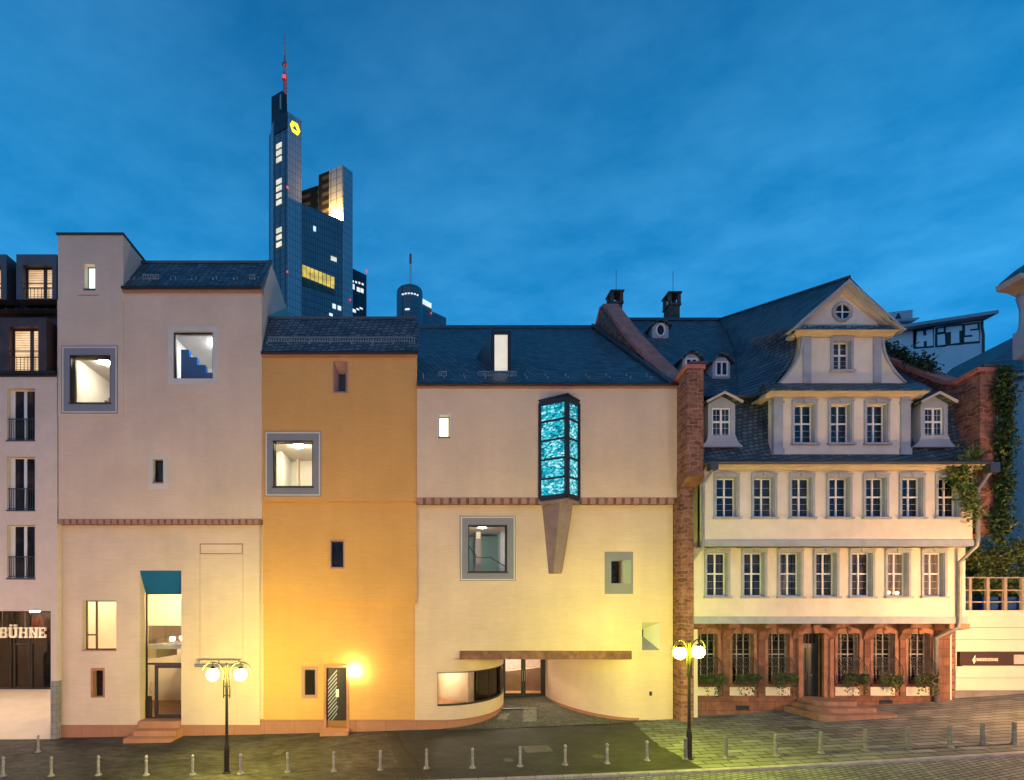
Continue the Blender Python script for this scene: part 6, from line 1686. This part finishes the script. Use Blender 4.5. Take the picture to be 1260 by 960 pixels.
# lower office block beside it
ob = thing('office_block', (*far(442, 262), 0), 'dark office block with white-lit window rows, right of the tallest skyscraper', 'office block', 'office blocks on the skyline')
MB().prism(plan([(425, 258), (451, 266), (451, 280), (425, 280)]), 0, fz(326, 258), 'z').build('body', brick('dark_curtain_wall', (.022, .034, .045), (.018, .028, .036), (.05, .07, .085), 2.2, 3.8, .3, off=0, freq=1, rough=.35, var=.2, vs=.1, bump=.1), ob)
def lito(px0, px1, py0, py1, m):
    dd = lambda p: 258 + 8 * (p - 425) / 26
    lit((px0, dd(px0)), (px1, dd(px1)), py0, py1, dd((px0 + px1) / 2), m, ob)
for (a, b_, y0, y1) in ((433, 436, 350, 356), (439, 442.5, 354, 359), (443.5, 447, 355.5, 360.5), (433.5, 435, 345.5, 347.5), (437, 439, 346.5, 348.5), (441, 443, 347.5, 349.5), (445, 447, 349, 351), (433.5, 437.5, 381, 384.5), (438.5, 441.5, 380, 381.5), (442.5, 446, 379, 380.5)):
    lito(a, b_, y0, y1, M['win_w'])
x_, y_ = far(451, 265.5); MB().box(x_ - .4, x_ + .4, y_ - .4, y_ + .4, fz(335, 265.5), fz(333, 265.5)).build('beacon', M['beacon'], ob)
# round tower with mast
dR = 330.0
rt = thing('round_tower', (*far(504, dR), 0), 'cylindrical glass tower with a red and white mast', 'skyscraper')
cx_, cy_ = far(504, dR); r_ = 16 * dR / F
MB().lathe([(r_, 0), (r_, fz(364, dR)), (r_ * .98, fz(360, dR)), (r_ * .55, fz(358.5, dR)), (r_ * .30, fz(358, dR)), (r_ * .30, fz(356, dR)), (0, fz(355.5, dR))], cx_, cy_, 32).build('shaft', M['tower'], rt)
mb = MB().tube([(cx_ + .6, cy_, fz(358, dR)), (cx_ + .6, cy_, fz(340, dR))], .75, 8, 0).tube([(cx_ + .6, cy_, fz(340, dR)), (cx_ + .6, cy_, fz(325, dR))], .7, 8, 0).tube([(cx_ + .6, cy_, fz(325, dR)), (cx_ + .6, cy_, fz(313, dR))], .85, 8, 1)
mb.build('mast', [mat('floodlit_mast_paint', (.85, .72, .74), .5, .05), mat('red_mast_paint', (.75, .12, .10), .5, .05)], rt)  # floodlighting of the mast is put into its pale pinkish colour
for k in range(6):
    a = R(-118 + k * 13); q = (cx_ + (r_ + .15) * math.cos(a), cy_ + (r_ + .15) * math.sin(a))
    MB().box(q[0] - .7, q[0] + .7, q[1] - .2, q[1] + .2, fz(372.5, dR), fz(371, dR)).build('lit_window', M['win_w'], rt)
for k in (0, 1, 2):
    a = R(-104 + k * 6); q = (cx_ + (r_ + .15) * math.cos(a), cy_ + (r_ + .15) * math.sin(a))
    MB().box(q[0] - .6, q[0] + .6, q[1] - .2, q[1] + .2, fz(391.5, dR), fz(389.8, dR)).build('lit_window', M['win_w'], rt)
oc = thing('office_block', (*far(530, 345), 0), 'stepped dark office block behind the round tower with a lit top storey', 'office block', 'office blocks on the skyline')
MB().prism(plan([(519, 340), (531, 346), (531, 360), (515, 360)]), 0, fz(369, 340), 'z').prism(plan([(531.05, 347), (549, 355), (549, 370), (531.05, 370)]), 0, fz(386, 350), 'z').build('body', M['tower'], oc)
skin('lit_window', (520, 340.2), (530.5, 345.5), fz(377, 343), fz(371, 343), M['win_w'], .3, oc)
x_, y_ = far(530.5, 345); MB().box(x_ - .5, x_ + .5, y_ - .8, y_ - .3, fz(387, 345), fz(385, 345)).build('beacon', M['beacon'], oc)

# ================================================================== STREET LAMPS, BOLLARDS, PLANTS
def street_lamp(x, y, rot, label, col, L, group='twin-globe street lamps', dh=0.0):
    z = g(x)
    t = thing('street_lamp', (x, y, z), label, 'street lamp', group)
    o = Vector((x, y, z))
    def P(u, v, h): 
        return (x + u * math.cos(rot) - v * math.sin(rot), y + u * math.sin(rot) + v * math.cos(rot), z + h)
    MB().lathe([(.16, z - .02), (.16, z + .03), (.10, z + .06), (.10, z + .95), (.085, z + 1.05), (.062, z + 1.15), (.055, z + 2.0), (.048, z + 3.95 + dh), (.06, z + 3.98 + dh), (.06, z + 4.06 + dh), (.0, z + 4.12 + dh)], x, y, 14).build('post', M['post'], t, smooth=False)
    for s_ in (-1, 1):
        mb = MB()
        arc = [P(s_ * .12, 0, 2.75 + dh), P(s_ * .12, 0, 3.70 + dh)]
        for k in range(1, 15):
            a = math.pi - math.pi * .94 * k / 14
            arc.append(P(s_ * (.54 + .42 * math.cos(a)), 0, 3.72 + dh + .42 * math.sin(a)))
        mb.tube(arc, .024, 7)
        for h in (2.85, 3.2, 3.6): mb.tube([P(s_ * .03, 0, h + dh), P(s_ * .12, 0, h + dh)], .018, 6)
        mb.tube([P(s_ * .54, 0, 4.14 + dh), P(s_ * .54, 0, 3.93 + dh)], .018, 6)
        mb.lathe([(.0, z + 3.97 + dh), (.05, z + 3.96 + dh), (.12, z + 3.90 + dh), (.12, z + 3.865 + dh), (0, z + 3.865 + dh)], *P(s_ * .54, 0, 0)[:2], 14)
        arm = mb.build('arm', M['post'], t)
        c = P(s_ * .54, 0, 3.66 + dh)
        MB().sphere(c, .225, 20, 14, 1.06).build('globe', glow('lamp_globe', col, L), t, smooth=True)
    return t
YG = (.96, .86, .12)
street_lamp(*on_ground(279, 951)[:2], 0, 'twin-globe street lamp before the cream stair-tower building', YG, 330, dh=.15)
street_lamp(*on_ground(848, 934)[:2], R(26), 'twin-globe street lamp before the fire wall, between oriel building and old house', (.86, .93, .02), 290, dh=.40)
# the row goes on along both pavements, outside the picture
SOD = (1.0, .54, .34)
street_lamp(27.6, -6.2, 0, 'twin-globe street lamp further up the street, outside the right edge', (1.0, .52, .18), 780)
street_lamp(-25.6, -6.4, 0, 'twin-globe street lamp further down the street, outside the left edge', (1.0, .62, .38), 185)
for k, xx in enumerate((-24, -8, 8, 24)):
    street_lamp(xx, -21.2, 0, ('twin-globe street lamp on the opposite pavement facing the apartment house', 'twin-globe street lamp on the opposite pavement facing the orange building', 'twin-globe street lamp on the opposite pavement facing the entrance passage', 'twin-globe street lamp on the opposite pavement facing the old house')[k], SOD, 585)
bol_left = [(4, 955), (63, 955), (121, 954), (180, 954), (237, 953), (296, 952), (354, 950), (411, 949), (468, 947.5), (525, 945.5), (581.5, 945), (640, 943), (695.5, 941), (747, 939.5), (796, 936)]
bol_right = [(893, 932.5), (954.5, 930), (1010, 926.5), (1064.5, 923.5), (1116.7, 921), (1169, 919.5), (1209, 917), (1248, 915.5)]
ORD = ['first', 'second', 'third', 'fourth', 'fifth', 'sixth', 'seventh', 'eighth', 'ninth', 'tenth', 'eleventh', 'twelfth', 'thirteenth', 'fourteenth', 'fifteenth']
lab_l = ['slim white bollard at the kerb in front of the glass passage, at the picture edge', 'slim white bollard at the kerb before the tiled pier of the left house', 'slim white bollard at the kerb below the small brick-framed window', 'slim white bollard at the kerb before the steps of the tall entrance', 'slim white bollard at the kerb between entrance steps and left street lamp', 'slim white bollard just right of the left street lamp', 'slim white bollard beside the pale square cover before the orange house', 'slim white bollard in line with the slatted wooden door', 'slim white bollard at the kerb before the right half of the orange house', 'slim white bollard standing at the dark tar seam', 'slim white bollard in line with the curved strip window', 'slim white bollard between the round cover and the rectangular cover', 'slim white bollard just right of the large rectangular cover', 'slim white bollard beside the right-hand round cover', 'slim white bollard at the edge of asphalt and slabs, last of the white row']
lab_r = ['plain grey-green bollard next right of the lamp by the fire wall', 'plain grey-green bollard before the second and third basket windows', 'plain grey-green bollard below the rounded steps of the old house', 'plain grey-green bollard just right of the rounded steps', 'plain grey-green bollard before the middle right-hand basket window', 'plain grey-green bollard in line with the old house corner downpipe', 'plain grey-green bollard before the emblem on the garden wall sign', 'plain grey-green bollard before the garden wall at the picture edge']
def bollard_ornate(p, label):
    x, y, z = p
    t = thing('bollard', p, label, 'bollard', 'bollards along the kerb')
    MB().lathe([(.12, z - .02), (.12, z + .025), (.075, z + .04), (.065, z + .10), (.05, z + .13), (.047, z + .52), (.062, z + .54), (.062, z + .56), (.044, z + .58), (.044, z + .64)], x, y, 12).build('shaft', M['bollard'], t, smooth=False)
    MB().lathe([(.03, z + .64), (.055, z + .66), (.062, z + .70), (.05, z + .745), (.02, z + .77), (0, z + .775)], x, y, 12).build('finial', M['bollard'], t, smooth=True)
    return t
def bollard_plain(p, label):
    x, y, z = p
    t = thing('bollard', p, label, 'bollard', 'bollards along the kerb')
    MB().lathe([(.12, z - .02), (.115, z + .03), (.085, z + .06), (.07, z + .10), (.062, z + .74), (.068, z + .75), (.068, z + .79), (.055, z + .82), (0, z + .84)], x, y, 12).build('shaft', M['bollard2'], t)
    MB().lathe([(.115, z - .01), (.12, z + .02), (.095, z + .05)], x, y, 12).build('foot', M['steel'], t)
    return t
p0 = None
for (px, py), lb in zip(bol_left, lab_l):
    p = on_ground(px, py)
    if p0 is None: p0 = bollard_ornate(p, lb)
    else: copy_tree(p0, None, p)['label'] = lb
p = on_ground(47, 925.5); copy_tree(p0, None, p)['label'] = 'slim white bollard standing back from the row, close to the tiled pier'
p1 = None
for (px, py), lb in zip(bol_right, lab_r):
    p = on_ground(px, py)
    if p1 is None: p1 = bollard_plain(p, lb)
    else: copy_tree(p1, None, p)['label'] = lb
p = on_ground(843.5, 934.5); copy_tree(p1, None, p)['label'] = 'thin grey-green bollard right against the foot of the lamp by the fire wall'
# plants in the window baskets
pl_lab = ['green plants in the basket window behind the right street lamp', 'green plants in the second basket window from the fire wall', 'green plants in the basket window just left of the house door', 'green plants in the basket window just right of the house door', 'plants with pale and reddish leaves in the middle basket window right of the door', 'red-flowering plants in the basket window at the house corner']
for k, xc in enumerate(gxs):
    rnd = random.Random(60 + k)
    t = thing('window_plants', (xc, Y0 - .22, zw0 + .02), pl_lab[k], 'window plants', 'plants in the window baskets')
    MB().prism([(Y0 - .34, zw0 + .03), (Y0 - .12, zw0 + .03), (Y0 - .10, zw0 + .22), (Y0 - .36, zw0 + .22)], xc - .48, xc + .50, 'x').build('trough', M['brown'], t)
    pts = []
    for q in range(14):
        cx_ = xc - .42 + rnd.random() * 1.05
        pts += blob_pts(rnd, (cx_, Y0 - .28 - .14 * rnd.random(), zw0 + .18 + .30 * rnd.random()), (.17, .14, .17), 75)
    for q in range(9):
        cx_ = xc - .45 + rnd.random() * 1.1
        for j in range(18): pts.append((cx_ + rnd.gauss(0, .05), Y0 - .42 + rnd.gauss(0, .04), zw0 + .22 - .035 * j * rnd.random() - .02 * j))
    leaf_cloud('foliage', pts, .055, [M['leaf'], M['leaf_dark'], M['leaf'] if k < 4 else M['leaf_light']], t, seed=80 + k)
    if k >= 3:
        fp = [(xc - .4 + rnd.random() * 1.0, Y0 - .40 - .1 * rnd.random(), zw0 + .25 + .35 * rnd.random()) for _ in range(26 if k == 5 else 8)]
        leaf_cloud('flowers', fp, .05, [M['petal']] * 3, t, seed=90 + k)
